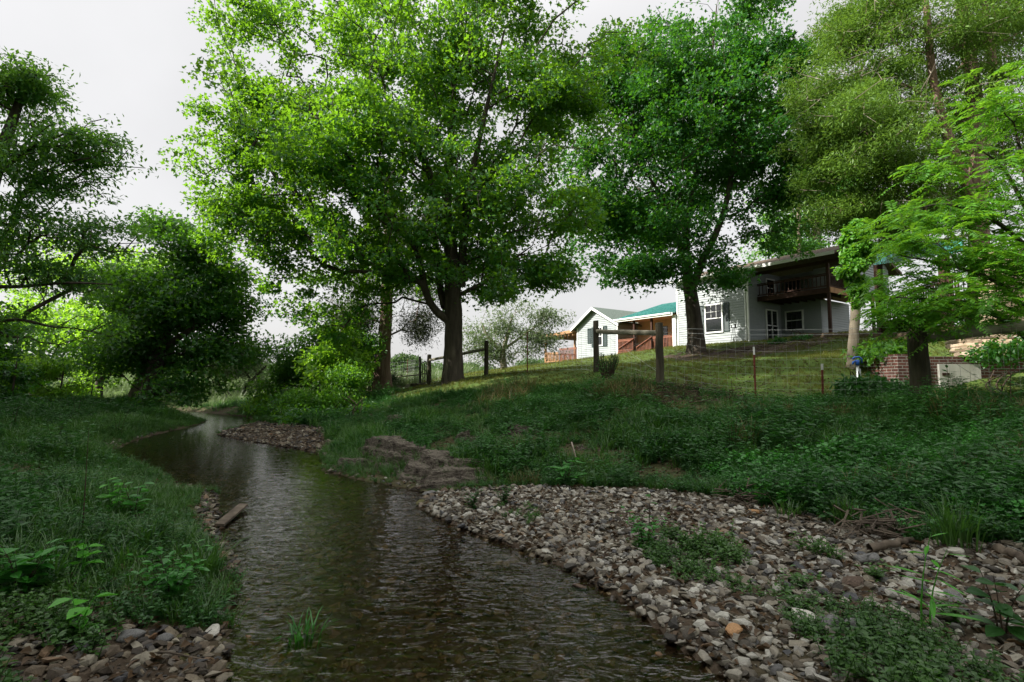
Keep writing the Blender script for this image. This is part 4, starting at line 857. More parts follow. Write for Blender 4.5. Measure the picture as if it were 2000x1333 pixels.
# ------------------------------------------------------------------ fences
M['post'] = surf('weathered_post', [(.25, (.025, .021, .014)), (.55, (.062, .055, .036)), (.85, (.125, .11, .085))], 4, 6, .95, .8, .01, (2, 2, .35), 12)
M['rail'] = surf('mossy_log', [(.3, (.12, .115, .08)), (.6, (.28, .26, .20)), (.85, (.42, .39, .32))], 5, 6, .95, .6, .01)
M['wire'] = pmat('galvanised_wire', (.40, .41, .40), .5, .5, .1)
M['tpost'] = pmat('rusty_red_steel', (.14, .035, .025), .7, .3, .35, 12)
M['white'] = pmat('white_paint', (.72, .72, .70), .6, .3, .08)
def wood_post(parent, u, yb, yt, d, r, name='post', mat='post'):
    p = at(u, yb, d); p = np.array([p[0], p[1], gz(p[0], p[1]) - .12]); t = at(u, yt, d)[2]; rg = np.random.default_rng(int(u))
    zs = np.linspace(0, 1, 7); pts = np.stack([p[0] + rg.normal(0, .006, 7), p[1] + rg.normal(0, .006, 7), p[2] + (t - p[2]) * zs], 1)
    V, Fq = sweep(pts, np.full(7, r) * np.linspace(1.06, .97, 7), 12, .03, rg)
    top = len(V); V = np.vstack([V, pts[-1] + [0, 0, r * .15]]); tri = [(6 * 12 + i, 6 * 12 + (i + 1) % 12, top) for i in range(12)]
    me = np_mesh(name, V - np.array(parent.location), [Fq, np.array(tri)], False); link_mesh(name, me, M[mat], parent); return np.array([p[0], p[1], t])
def t_post(parent, u, yb, yt, d, white=True, lean=0.):
    p = at(u, yb, d); z0 = gz(p[0], p[1]) - .1; t = at(u, yt, d)[2]; o = np.array(parent.location); mb = MB(); B = np.array([p[0], p[1], z0]) - o; T = np.array([p[0] + lean, p[1], t]) - o
    W = B + (T - B) * (.87 if white else 1.0)
    mb.bar(B, W, .036, .008, (0, 1, 0)); mb.bar(B + [0, .02, 0], W + [0, .02, 0], .008, .032, (0, 1, 0))
    for k in range(10): q = B + (W - B) * (.2 + .075 * k); mb.box(q[0] - .008, q[0] + .008, q[1] - .014, q[1] - .003, q[2] - .01, q[2] + .01)
    ob = mb.build('steel_post', M['tpost'], parent)
    if white: mb = MB(); mb.bar(W, T, .037, .009, (0, 1, 0)); mb.bar(W + [0, .02, 0], T + [0, .02, 0], .009, .033, (0, 1, 0)); mb.build('post_tip', M['white'], ob)
    return np.array([p[0], p[1], t])
def log_rail(parent, p0, p1, r):
    rg = np.random.default_rng(3); n = 8; f = np.linspace(0, 1, n)[:, None]; pts = np.array(p0) + (np.array(p1) - p0) * f + rg.normal(0, .006, (n, 3))
    V, Fq = sweep(pts, np.full(n, r), 12, .04, rg); m = len(V); V = np.vstack([V, pts[0], pts[-1]])
    tri = [((i + 1) % 12, i, m) for i in range(12)] + [((n - 1) * 12 + i, (n - 1) * 12 + (i + 1) % 12, m + 1) for i in range(12)]
    link_mesh('rail', np_mesh('rail', V - np.array(parent.location), [Fq, np.array(tri)]), M['rail'], parent)
def woven(parent, path, h=1.15, rows=9, step=.22, r=.0015, name='woven_wire', top=None):
    """square mesh following plan points"""
    path = [np.array(p[:2], float) for p in path]; P0, P1 = [], []; o = np.array(parent.location); rg = np.random.default_rng(8)
    pts = []
    for a, b in zip(path[:-1], path[1:]):
        n = max(2, int(np.linalg.norm(b - a) / step)); pts += [a + (b - a) * i / n for i in range(n)]
    pts.append(path[-1]); pts = np.array(pts); z = terrain(pts, False) + .06
    zs = np.linspace(0, 1, rows) ** 1.25 * h
    for k in range(rows):
        Q = np.c_[pts, z + zs[k] + rg.normal(0, .008, len(pts))]; P0.append(Q[:-1]); P1.append(Q[1:])
    P0.append(np.c_[pts, z]); P1.append(np.c_[pts, z + h])
    P0 = np.concatenate(P0); P1 = np.concatenate(P1); n = len(P0)
    V, Fq = frustums(P0, P1, np.full(n, r), np.full(n, r), 3)
    link_mesh(name, np_mesh(name, V - o, [Fq]), M['wire'], parent)
def strand(parent, p0, p1, r=.003, sag=.03):
    mb = MB(); o = np.array(parent.location); f = np.linspace(0, 1, 9)[:, None]; pts = np.array(p0) + (np.array(p1) - p0) * f; pts[:, 2] -= sag * np.sin(np.pi * f[:, 0]); mb.tube(pts - o, r, 4); mb.build('wire_strand', M['wire'], parent)
fo = onground(1290, 757, 11.5)
fence = empty('wire_fence', fo, 'woven wire fence with timber corner posts and red steel posts along the right bank', 'fence')
pA = wood_post(fence, 1165, 728, 627, 14, .078); pB = wood_post(fence, 1290, 757, 631, 11.5, .088); pC = wood_post(fence, 1800, 790, 628, 9, .15)
log_rail(fence, at(1165, 648, 14), at(1292, 651, 11.5), .062)
log_rail(fence, at(1806, 662, 9), at(2080, 626, 8.2), .085)
t1 = t_post(fence, 1477, 803, 678, 10.6, True); t2 = t_post(fence, 1608, 800, 711, 10.0, True, .02)
tp0 = at(1030, 730, 18)
pR = at(2120, 760, 8.0)
woven(fence, [pA, pB, t1, t2, pC, pR], 1.15, 9, .17)
for k_, zz in enumerate((-.06, -.16)): strand(fence, pB + [0, 0, zz - .05], pC + [0, 0, zz - .03], .003, .06); 
strand(fence, pA + [.05, 0, -1.25], pB + [0, 0, -.2], .003, 0); strand(fence, pA + [.05, 0, -.25], pB + [0, 0, -1.15], .003, 0)
strand(fence, pC + [0, 0, -.35], pR + [0, 0, -.35], .003); strand(fence, pC + [0, 0, -.30], pR + [0, 0, -.9], .004)
f2 = empty('rail_fence', onground(950, 735, 20), 'dark timber fence with a sloping top rail behind the maple trunk', 'fence')
qA = wood_post(f2, 950, 736, 666, 20, .085); qB = wood_post(f2, 838, 757, 693, 23, .095); log_rail(f2, at(950, 682, 20), at(838, 704, 23), .06)
t_post(f2, 1030, 731, 648, 18, False); woven(f2, [qB, qA, tp0, pA], 1.1, 8, .25, .003)
f3 = empty('wire_fence', onground(790, 748, 27), 'pale wire stock fence on thin posts between the cedar trunk and the garden gate', 'fence')
r1 = wood_post(f3, 712, 765, 725, 26, .09); r2 = wood_post(f3, 697, 765, 733, 27.5, .08); woven(f3, [r2, r1, at(795, 748, 29), at(820, 748, 25), qB], 1.15, 9, .28, .0045)
t_post(f3, 795, 750, 702, 29, False)
log_rail(f3, at(757, 738, 28), at(822, 732, 25), .035)
# ornamental iron gate panel leaning at the post
g0 = onground(826, 757, 22.6); gate = empty('garden_gate', g0, 'old ornamental iron gate panel with curved bars standing beside the fence post', 'gate')
M['iron'] = pmat('dark_iron', (.03, .026, .024), .6, .4, .3)
def Lg(u, y): return at(u, y, 22.6) - g0
mb = MB(); mb.tube([Lg(821, 756), Lg(820, 697)], .055, 8); mb.build('gate_post', M['iron'], gate)
mb = MB()
for a_, b_ in (((822, 710), (832, 706)), ((823, 750), (834, 746)), ((832, 706), (834, 748)), ((822, 732), (833, 729)), ((825, 712), (826, 747)), ((829, 710), (830, 746))): mb.tube([Lg(*a_), Lg(*b_)], .02, 6)
mb.tube([Lg(822, 732), Lg(826, 722), Lg(830, 722), Lg(833, 729)], .015, 6); mb.tube([Lg(822, 732), Lg(827, 740), Lg(833, 729)], .015, 6); mb.build('gate_panel', M['iron'], gate)
mb = MB(); c = Lg(817, 757); slab(mb, (c[0], c[1], .1), .35, .25, .25, np.random.default_rng(2)); o = mb.build('rock', M['bark'], None, loc=g0); tag(o, 'dark rough rock at the foot of the garden gate', 'rock')
# dark rail fence far left
f4 = empty('rail_fence', onground(150, 785, 23), 'low dark slatted fence in the shade under the left trees', 'fence')
pts4 = [at(u, 782, 23) for u in (-60, 20, 75, 150, 230)]
for p_ in pts4: 
    z_ = gz(p_[0], p_[1]); mb = MB(); mb.box(p_[0] - .05 - f4.location.x, p_[0] + .05 - f4.location.x, p_[1] - .05 - f4.location.y, p_[1] + .05 - f4.location.y, z_ - .1 - f4.location.z, z_ + .75 - f4.location.z); mb.build('post', M['post'], f4)
for zz in (.2, .42, .64):
    mb = MB()
    for a_, b_ in zip(pts4[:-1], pts4[1:]): mb.bar((a_[0] - f4.location.x, a_[1] - f4.location.y - .07, gz(*a_[:2]) + zz - f4.location.z), (b_[0] - f4.location.x, b_[1] - f4.location.y - .07, gz(*b_[:2]) + zz - f4.location.z), .03, .09)
    mb.build('rail', M['post'], f4)

# ------------------------------------------------------------------ small things
M['blue'] = pmat('blue_enamel', (.02, .10, .42), .4, .5, .1); M['pipe'] = pmat('galvanised_pipe', (.42, .45, .46), .4, .5, .1, metal=.4)
q = onground(1676, 742, 11.2); hy = empty('yard_hydrant', q, 'yard water hydrant with a blue handle and pale pipe beside the ivy trunk', 'hydrant')
zt = at(1676, 705, 11.2)[2] - q[2]
mb = MB(); mb.tube([(0, 0, -.1), (0, 0, zt - .08)], .028, 10); mb.tube([(.05, 0, -.1), (.05, 0, zt * .75)], .014, 8); mb.build('pipe', M['pipe'], hy, True)
mb = MB(); mb.tube([(0, 0, zt - .1), (0, 0, zt + .02)], .045, 10); mb.tube([(0, 0, zt), (-.10, -.02, zt - .03), (-.11, -.02, zt - .08)], .022, 8); mb.build('spout', M['blue'], hy, True)
mb = MB(); mb.tube([(-.10, 0, zt + .03), (-.06, 0, zt + .075), (.05, 0, zt + .085), (.10, 0, zt + .04), (.12, .02, zt - .05)], .018, 8); mb.build('handle', M['blue'], hy, True)
# garden lantern stand by the house wall
q = P0 + np.array([*(ax * -.45 + bx_ * -.9), 0]); q[2] = gz(q[0], q[1]); ls = empty('garden_stand', q, 'thin legged garden stand in front of the downspout', 'stand')
for s_ in (-1, 0, 1): mb = MB(); mb.tube([(.18 * s_, .1 * abs(s_), 0), (.05 * s_, 0, .95)], .015, 6); mb.build('leg', M['iron'], ls)
mb = MB(); mb.tube([(-.14, 0, .95), (-.14, 0, 1.12)], .03, 8); mb.box(-.16, .16, -.06, .06, .93, .97); mb.tube([(.1, 0, .97), (.1, 0, 1.2)], .05, 8); mb.build('top', M['iron'], ls)
# plank in the stream
e0, e1 = gp(428, 1026, .03), gp(476, 986, .05)
mb = MB(); L = np.linalg.norm(e1 - e0); mb.box(-L / 2, L / 2, -.045, .045, -.014, .014); o = mb.build('plank', M['drift'], None, loc=(e0 + e1) / 2, bevel=.004)
dv = e1 - e0; o.rotation_euler = (.10, -math.atan2(dv[2], np.hypot(dv[0], dv[1])), math.atan2(dv[1], dv[0])); tag(o, 'grey weathered plank lying aslant at the left edge of the stream', 'plank')
# driftwood
def stick(name, label, cat, pxs, rad, mat='drift', side=()):
    pts = [hit(u, y) + [0, 0, dz] for u, y, dz in pxs]; c = pts[0].copy(); rg = np.random.default_rng(len(label)); Vs, Fs, off = [], [], 0
    p = smooth_path(np.array(pts) - c, 6); p += rg.normal(0, rad * .18, p.shape); V, Fq = sweep(p, np.linspace(rad, rad * .55, len(p)), 12, .05, rg); Vs.append(V); Fs.append(Fq); off = len(V)
    for f in side:
        a = p[int(f * len(p))]; b = a + rg.normal(0, .12, 3) + [0, 0, .1]; pp = smooth_path([a, (a + b) / 2 + rg.normal(0, .02, 3), b], 4); V, Fq = sweep(pp, np.linspace(rad * .5, rad * .15, len(pp)), 6); Vs.append(V); Fs.append(Fq + off); off += len(V)
    return tag(link_mesh(name, np_mesh(name, np.concatenate(Vs), Fs, True), M[mat], None, c), label, cat)
stick('driftwood_log', 'short grey driftwood log on the stones below the grassy bank', 'log', [(1700, 1085, .05), (1745, 1078, .06), (1785, 1066, .05)], .034)
stick('stick', 'long thin pale forked branch lying along the top of the gravel bar', 'stick', [(1405, 985, .03), (1460, 980, .06), (1510, 985, .05), (1545, 995, .03)], .012, 'deadwood', (.3, .5, .7))
stick('stick', 'short broken stick leaning in the weeds above the gravel bar', 'stick', [(1117, 893, .22), (1125, 912, .12), (1133, 930, .02)], .012, 'deadwood')
stick('stick', 'bent brown twig among the pebbles at the near left water edge', 'stick', [(275, 1287, .02), (330, 1292, .04), (410, 1300, .02)], .006, 'drift')
stick('driftwood_log', 'dark rotten log half hidden in weeds at the right edge of the gravel', 'log', [(1950, 1085, .04), (1985, 1100, .05), (2030, 1118, .04)], .036)
def debris(name, label, u, y, r, n, seed, mat='twig', ln=.35):
    c = hit(u, y); rg = np.random.default_rng(seed); P = np.c_[rg.normal(0, r, n), rg.normal(0, r * .6, n), np.abs(rg.normal(0, .07, n)) + .02]; D = norm(rg.normal(0, 1, (n, 3)) * [1, .8, .25]) * ln * rg.uniform(.3, 1, n)[:, None]
    P[:, 2] += terrain(P[:, :2] + c[:2]) - c[2]
    V, Fq = frustums(P - D / 2, P + D / 2, rg.uniform(.004, .012, n), rg.uniform(.002, .007, n), 4); V[:, 2] = np.maximum(V[:, 2], -.05)
    g_ = 13; gx, gy = np.meshgrid(np.linspace(-1, 1, g_), np.linspace(-1, 1, g_)); gx, gy = gx * np.sqrt(1 - gy ** 2 / 2), gy * np.sqrt(1 - gx ** 2 / 2)
    rr_ = np.hypot(gx, gy); Gp = np.c_[(gx * r * 2.4).ravel(), (gy * r * 1.5).ravel()]; hz = terrain(Gp + c[:2]) - c[2] + (.10 * (1 - rr_.ravel() ** 2) - .04) * min(1, r * 2) + rg.normal(0, .012, g_ * g_)
    i_ = np.arange(g_ * g_).reshape(g_, g_)[:-1, :-1].ravel(); Fm = np.stack([i_, i_ + 1, i_ + 1 + g_, i_ + g_], 1); Fq = np.concatenate([Fq, Fm + len(V)]); V = np.r_[V, np.c_[Gp, hz]]
    return tag(link_mesh(name, np_mesh(name, V, [Fq]), M[mat], None, c), label, 'brush pile')
debris('brush_pile', 'flood washed heap of twigs and roots above the driftwood log', 1735, 1045, .22, 160, 1, 'drift')
debris('brush_pile', 'dark brown heap of dead twigs and leaves behind the post of the wire fence', 1335, 778, .75, 500, 2, 'twig', .4)
debris('brush_pile', 'small tangle of dark twigs by the orange rock', 1462, 985, .12, 70, 3, 'drift', .25)
debris('brush_pile', 'low mulch bed of dead leaves and twigs against the house wall', 1470, 688, 2.2, 700, 4, 'twig', .5)
# rock ledges
M['ledge'] = surf('layered_limestone', [(.30, (.022, .018, .014)), (.43, (.08, .065, .05)), (.56, (.17, .145, .115)), (.68, (.04, .05, .02))], 7, 9, .92, 1.0, .06, (1, 1, 2.5), 14)
def ledge(label, front, seed, H=.26, W=.9, steps=4, ns=110, nt=34):
    """terraced bedrock: a front edge following the pixels, stepping up and back into the bank"""
    f = smooth_path([hit(u, y) for u, y in front], 8); c0 = f[0].copy(); seg = np.r_[0, np.cumsum(np.linalg.norm(np.diff(f[:, :2], axis=0), axis=1))]
    s_ = np.linspace(0, seg[-1], ns); Q = np.stack([np.interp(s_, seg, f[:, i]) for i in range(2)], 1)
    T = norm(np.gradient(Q, axis=0)); Nn = np.c_[-T[:, 1], T[:, 0]]; Nn[Nn[:, 1] < 0] *= -1
    env = np.sin(np.pi * np.clip(s_ / seg[-1], 0, 1)) ** .25
    t = np.linspace(-.10, 1, nt); S2, T2 = np.meshgrid(s_, t, indexing='ij'); o = seed * 7.3
    n1 = vnoise(S2 * 1.7 + o, T2 * 2.0 + o); n2 = vnoise(S2 * 6 + o, T2 * 7); n3 = vnoise(S2 * 21, T2 * 19 + o)
    x = np.clip(T2 * 1.2 + n1 * .9 + n2 * .45 + n3 * .14, 0, 1.2) * steps; fl = np.floor(x); fr = x - fl; st = (fl + np.clip((fr - .88) / .12, 0, 1)) / steps
    wob = Nn[:, None, :] * (T2 * W + .14 * n2 + .05 * n3 * 1.0)[..., None]; P = Q[:, None, :] + wob
    base = terrain(P.reshape(-1, 2), False).reshape(S2.shape); low = base[:, :6].min(1)[:, None]
    z = low - .05 + (st * H + n3 * .035 + n2 * .03 + n1 * .06 + .03) * env[:, None]
    z = np.where(T2 < 0, low - .15, z); z = np.where(T2 > .93, z - .22, z); z = np.where((S2 < s_[2]) | (S2 > s_[-3]), low - .2, z)
    i = np.arange(ns * nt).reshape(ns, nt)[:-1, :-1].ravel(); V = np.c_[P.reshape(-1, 2), z.ravel()] - c0
    return tag(link_mesh('rock_ledge', np_mesh('rock_ledge', V, [np.stack([i, i + nt, i + nt + 1, i + 1], 1)]), M['ledge'], None, c0), label, 'rock ledge', 'limestone ledges of the bank')
ledge('broad layered limestone ledge jutting into the stream', [(590, 893), (640, 908), (690, 928), (740, 940), (790, 950), (850, 955)], 1, .42, 1.1, 3, 170, 60)
ledge('undercut limestone ledge at the near end of the stream bank', [(790, 962), (850, 958), (920, 948), (970, 945)], 2, .28, .7, 3, 140, 50)
ledge('long broken grey rock shelf half way up the grassy slope', [(870, 876), (930, 872), (990, 868), (1060, 862)], 3, .34, .5, 2, 150, 40)
ledge('short mossy rock shelf in the weeds on the right of the slope', [(1100, 896), (1160, 902), (1220, 900)], 4, .22, .5, 3)
ledge('dark low rock ledge under the thicket beyond the gravel spit', [(680, 846), (730, 842), (790, 836)], 5, .35, .7, 3)

# ------------------------------------------------------------------ stones
import bmesh
def hull_proto(seed, npts, sub=0):
    rg = np.random.default_rng(seed); bm = bmesh.new(); s = np.array([1, rg.uniform(.55, .9), rg.uniform(.24, .5)])
    pp = norm(rg.normal(size=(npts, 3))) * rg.uniform(.82, 1.05, (npts, 1)) * s
    for p in pp: bm.verts.new(p)
    bmesh.ops.convex_hull(bm, input=bm.verts[:]); bmesh.ops.delete(bm, geom=[v for v in bm.verts if not v.link_faces], context='VERTS')
    if sub:
        bmesh.ops.bevel(bm, geom=bm.edges[:], offset=.06, segments=1, affect='EDGES', profile=.6)
    bmesh.ops.triangulate(bm, faces=bm.faces[:]); bm.verts.index_update()
    V = np.array([v.co for v in bm.verts]); Fq = np.array([[v.index for v in f.verts] for f in bm.faces]); bm.free(); return V, Fq
PROTO = [hull_proto(s, 15 + s % 5) for s in range(14)]
def rot(rng, n, tilt=.35):
    a = rng.uniform(0, 2 * math.pi, n); tx = rng.normal(0, tilt, n); ty = rng.normal(0, tilt, n)
    ca, sa, cx, sx_, cy, sy_ = np.cos(a), np.sin(a), np.cos(tx), np.sin(tx), np.cos(ty), np.sin(ty); o = np.zeros(n); l = np.ones(n)
    Rz = np.stack([ca, -sa, o, sa, ca, o, o, o, l], 1).reshape(-1, 3, 3); Rx = np.stack([l, o, o, o, cx, -sx_, o, sx_, cx], 1).reshape(-1, 3, 3); Ry = np.stack([cy, o, sy_, o, l, o, -sy_, o, cy], 1).reshape(-1, 3, 3)
    return Rx @ Ry @ Rz
def scatter(protos, P, sc, R, rng):
    """copies of (V, F) protos at P, one array of each; returns V, F"""
    pick = rng.integers(0, len(protos), len(P)); Vs, Fs, off = [], [], 0
    for k, (V, Fq) in enumerate(protos):
        i = np.nonzero(pick == k)[0]
        if not len(i): continue
        W = np.einsum('nij,vj->nvi', R[i], V) * sc[i][:, None, None] + P[i][:, None]
        Vs.append(W.reshape(-1, 3)); Fs.append((Fq[None] + (np.arange(len(i)) * len(V))[:, None, None]).reshape(-1, Fq.shape[1]) + off); off += len(i) * len(V)
    return np.concatenate(Vs), np.concatenate(Fs)
def stone_mat(name, rnd, stops, wet=True):
    m, t, out = new_mat(name); p = t.nodes.new("ShaderNodeBsdfPrincipled")
    if rnd == 'island': r_ = t.nodes.new("ShaderNodeNewGeometry").outputs['Random Per Island']
    else: r_ = t.nodes.new("ShaderNodeObjectInfo").outputs['Random']
    c = ramp(t, r_, stops); n = noise(t, 22, 6, .7)
    c = mixc(t, 1, c, ramp(t, n, [(.25, (.5, .48, .46)), (.55, (1, 1, 1)), (.8, (1.35, 1.3, 1.2))]), 'MULTIPLY')
    g = t.nodes.new("ShaderNodeNewGeometry"); sp = t.nodes.new("ShaderNodeSeparateXYZ"); t.links.new(g.outputs['Position'], sp.inputs[0])
    mr = t.nodes.new("ShaderNodeMapRange"); mr.inputs[1].default_value = .012; mr.inputs[2].default_value = .05; t.links.new(sp.outputs[2], mr.inputs[0])
    wetc = mixc(t, 1, c, (.38, .34, .28), 'MULTIPLY'); t.links.new(mixc(t, mr.outputs[0], wetc, c), p.inputs['Base Color'])
    m2 = t.nodes.new("ShaderNodeMapRange"); m2.inputs[3].default_value = .25; m2.inputs[4].default_value = .85; t.links.new(mr.outputs[0], m2.inputs[0]); t.links.new(m2.outputs[0], p.inputs['Roughness'])
    t.links.new(bump(t, n, .8, .012), p.inputs['Normal']); t.links.new(p.outputs[0], out.inputs[0]); return m
STOPS = [(0, (.038, .034, .03)), (.14, (.095, .078, .058)), (.28, (.20, .17, .125)), (.42, (.31, .28, .225)), (.52, (.08, .08, .088)), (.62, (.40, .37, .31)), (.74, (.15, .125, .095)), (.86, (.52, .50, .44)), (.96, (.34, .32, .285)), (1, (.26, .17, .09))]
M['gravel'] = stone_mat('gravel', 'island', STOPS); M['stone'] = stone_mat('stone', 'object', STOPS)
rng = np.random.default_rng(500)
def in_bars(P): return inside(P, BAR) | inside(P, BARL) | inside(P, BARS) | ((P[:, 0] < 0) & (P[:, 1] < 2.9) & (pdist(P, WATER) < .3) & ~inside(P, WATER))
def sample(n, x0, x1, y0, y1, mask, rng=rng): 
    P = np.c_[rng.uniform(x0, x1, n), rng.uniform(y0, y1, n)]; return P[mask(P)]
M['bed'] = stone_mat('streambed_stone', 'island', [(0, (.05, .038, .026)), (.3, (.24, .16, .09)), (.5, (.38, .28, .17)), (.7, (.18, .15, .12)), (.85, (.55, .46, .32)), (1, (.40, .22, .08))])
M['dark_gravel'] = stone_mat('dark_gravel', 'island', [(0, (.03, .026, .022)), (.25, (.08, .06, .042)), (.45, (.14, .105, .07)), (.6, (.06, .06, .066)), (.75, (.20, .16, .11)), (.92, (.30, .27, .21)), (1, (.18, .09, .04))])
def stones(name, P, s0, s1, sink, label, mat='gravel', tilt=.35):
    n = len(P); sc = s0 + (s1 - s0) * rng.random(n) ** 3; z = terrain(P) + sc * sink
    V, Fq = scatter(PROTO, np.c_[P, z], sc, rot(rng, n, tilt), rng)
    return tag(link_mesh(name, np_mesh(name, V, [Fq]), M[mat]), label, 'gravel', None, 'stuff')
front = lambda P: (np.abs(P[:, 0]) < P[:, 1] * 1.2 + 1.2)
bed = sample(60000, -11, 4, 1.4, 14, lambda P: front(P) & inside(P, WATER) & (rng.random(len(P)) < np.clip(5.0 / P[:, 1], 0, 1) ** 1.5))
stones('streambed_gravel', bed, .018, .062, .05, 'brown and tan pebbles on the bed of the stream under the water', 'bed')
bar = sample(64000, -5, 6, 1.4, 7.2, lambda P: front(P) & in_bars(P) & ~inside(P, WATER) & (rng.random(len(P)) < np.clip(4.6 / P[:, 1], 0, 1) ** 1.0))
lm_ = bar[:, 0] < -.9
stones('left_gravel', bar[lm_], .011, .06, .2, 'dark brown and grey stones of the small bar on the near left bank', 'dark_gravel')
stones('gravel', bar[~lm_], .010, .06, .2, 'loose angular pebbles of cream, tan, brown and slate covering the bars beside the stream')
farbar = sample(9000, -10, -3, 9.5, 18, lambda P: inside(P, BARF) | ((pdist(P, BARF) < .5) & ~inside(P, WATER)))
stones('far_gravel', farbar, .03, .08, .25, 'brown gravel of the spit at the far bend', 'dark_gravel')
edge = sample(40000, -12, 3, 2, 14, lambda P: (~inside(P, WATER)) & (pdist(P, WATER) < .22) & (rng.random(len(P)) < np.where((P[:, 0] < -.35 * P[:, 1]) & (P[:, 1] < 9), .2, .55))); stones('waterline_gravel', edge, .015, .055, .2, 'small dark wet pebbles along the waterline')
# the larger stones, each its own object
BIG = []
for s_ in range(12):
    V, Fq = hull_proto(900 + s_, 20 + s_, 1); BIG.append(np_mesh('stone', V, [Fq])); BIG[-1].materials.append(M['stone'])
def put_stone(x, y, sc, rz, tilt=(0, 0), label=None, cat='stone', group=None, sink=.2, mat=None, proto=None, z=None):
    o = bpy.data.objects.new('stone', BIG[(proto if proto is not None else rng.integers(0, len(BIG)))]); COL.objects.link(o)
    o.location = (x, y, (gz(x, y) if z is None else z) + sc * sink); o.scale = (sc,) * 3; o.rotation_euler = (tilt[0], tilt[1], rz)
    if mat is not None: o.material_slots[0].link = 'OBJECT'; o.material_slots[0].material = M[mat]
    return tag(o, label, cat, group)
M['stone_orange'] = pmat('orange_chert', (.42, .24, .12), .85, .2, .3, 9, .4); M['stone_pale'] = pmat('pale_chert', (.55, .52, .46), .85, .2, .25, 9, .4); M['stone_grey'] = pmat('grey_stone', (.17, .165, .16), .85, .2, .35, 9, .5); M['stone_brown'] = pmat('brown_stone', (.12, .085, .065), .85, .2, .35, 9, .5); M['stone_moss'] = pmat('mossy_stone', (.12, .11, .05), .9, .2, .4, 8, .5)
cand = sample(4000, -4.5, 5.5, 1.9, 6.8, lambda P: front(P) & (inside(P, BAR) | inside(P, BARL)) & (pdist(P, WATER) > .03))
kept = []
for p in cand:
    if all((p[0] - k[0]) ** 2 + (p[1] - k[1]) ** 2 > .15 ** 2 for k in kept): kept.append(p)
    if len(kept) >= 230: break
for p in kept:
    left_ = p[0] < -.9
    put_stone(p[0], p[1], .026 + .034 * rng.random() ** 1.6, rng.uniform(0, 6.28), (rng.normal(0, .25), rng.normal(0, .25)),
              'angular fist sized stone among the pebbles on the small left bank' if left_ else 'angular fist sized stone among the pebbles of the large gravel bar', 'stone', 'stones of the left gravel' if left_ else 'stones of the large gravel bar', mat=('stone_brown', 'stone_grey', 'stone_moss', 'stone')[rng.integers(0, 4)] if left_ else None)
for u, y, sz, mt, lab in [(1475, 1003, .10, 'stone_orange', 'square orange buff rock at the top edge of the gravel bar'), (1430, 1005, .085, 'stone_pale', 'pale flat stone just left of the orange buff rock'), (1480, 1028, .085, 'stone_pale', 'cream stone just below the orange buff rock'),
     (1695, 1098, .15, 'stone_grey', 'large leaning grey slab in front of the driftwood log'), (1665, 1148, .13, 'stone_brown', 'tall pointed brown stone in the middle of the gravel bar'), (1630, 1105, .09, 'stone_grey', 'dark slate stone left of the leaning grey slab'),
     (1575, 1222, .12, 'stone_pale', 'rounded pale brown boulder near the front of the gravel bar'), (1620, 1222, .12, 'stone_grey', 'ridged grey stone beside the rounded pale boulder'), (1672, 1235, .10, 'stone_grey', 'upright grey cone shaped stone at the front of the gravel'),
     (1432, 1242, .09, 'stone_orange', 'rusty orange crusted stone at the water edge'), (1392, 1232, .08, 'stone_brown', 'blackish stone at the water edge left of the rusty stone'), (1865, 1085, .10, 'stone_pale', 'pale block at the right rim of the gravel bar'), (1830, 1165, .11, 'stone_pale', 'broad cream stone at right beside a dark slate'), (1860, 1178, .10, 'stone_grey', 'dark slate stone against the broad cream stone'),
     (838, 968, .13, 'stone_grey', 'grey rounded boulder where the gravel bar meets the stream'), (868, 962, .11, 'stone_brown', 'dark boulder behind the grey rounded boulder'), (820, 985, .09, 'stone_moss', 'mossy rock at the tip of the gravel bar'),
     (725, 978, .07, 'stone_brown', 'wet stone breaking the ripples above the tip of the bar'), (1130, 1155, .10, 'stone_brown', 'brown wedge stone standing in the shallow water'), (510, 1128, .07, 'stone_brown', 'dark wet stone in the ripples near the left bank'), (492, 1145, .05, 'stone_brown', 'small black stone at the left water edge'),
     (620, 1130, .13, 'stone_moss', 'flat submerged mossy slab showing through the ripples'), (128, 1062, .09, 'stone_pale', 'pale slab lying in the left weeds'), (105, 1068, .09, 'stone_orange', 'buff slab beside the pale slab in the left weeds'),
     (415, 1245, .09, 'stone_pale', 'cream flat stone on the near left gravel'), (255, 1255, .09, 'stone_grey', 'large dark grey stone on the near left gravel'), (320, 1260, .06, 'stone_grey', 'blue slate sliver on the near left gravel'), (75, 1235, .07, 'stone_orange', 'reddish brown block on the near left gravel'), (105, 1255, .06, 'stone_pale', 'cream cube stone at the front of the left gravel'), (1255, 870, .06, 'stone_brown', 'small rock in the slope weeds'), (1290, 905, .06, 'stone_grey', 'grey rock in the weeds above the gravel bar')]:
    p = hit(u, y)
    put_stone(p[0], p[1], sz * .8, rng.uniform(0, 6.28), (rng.normal(0, .15), rng.normal(0, .15)), lab, 'rock' if sz > .09 else 'stone', None, .25, mt, z=(-.06 if 'submerged' in lab else None))

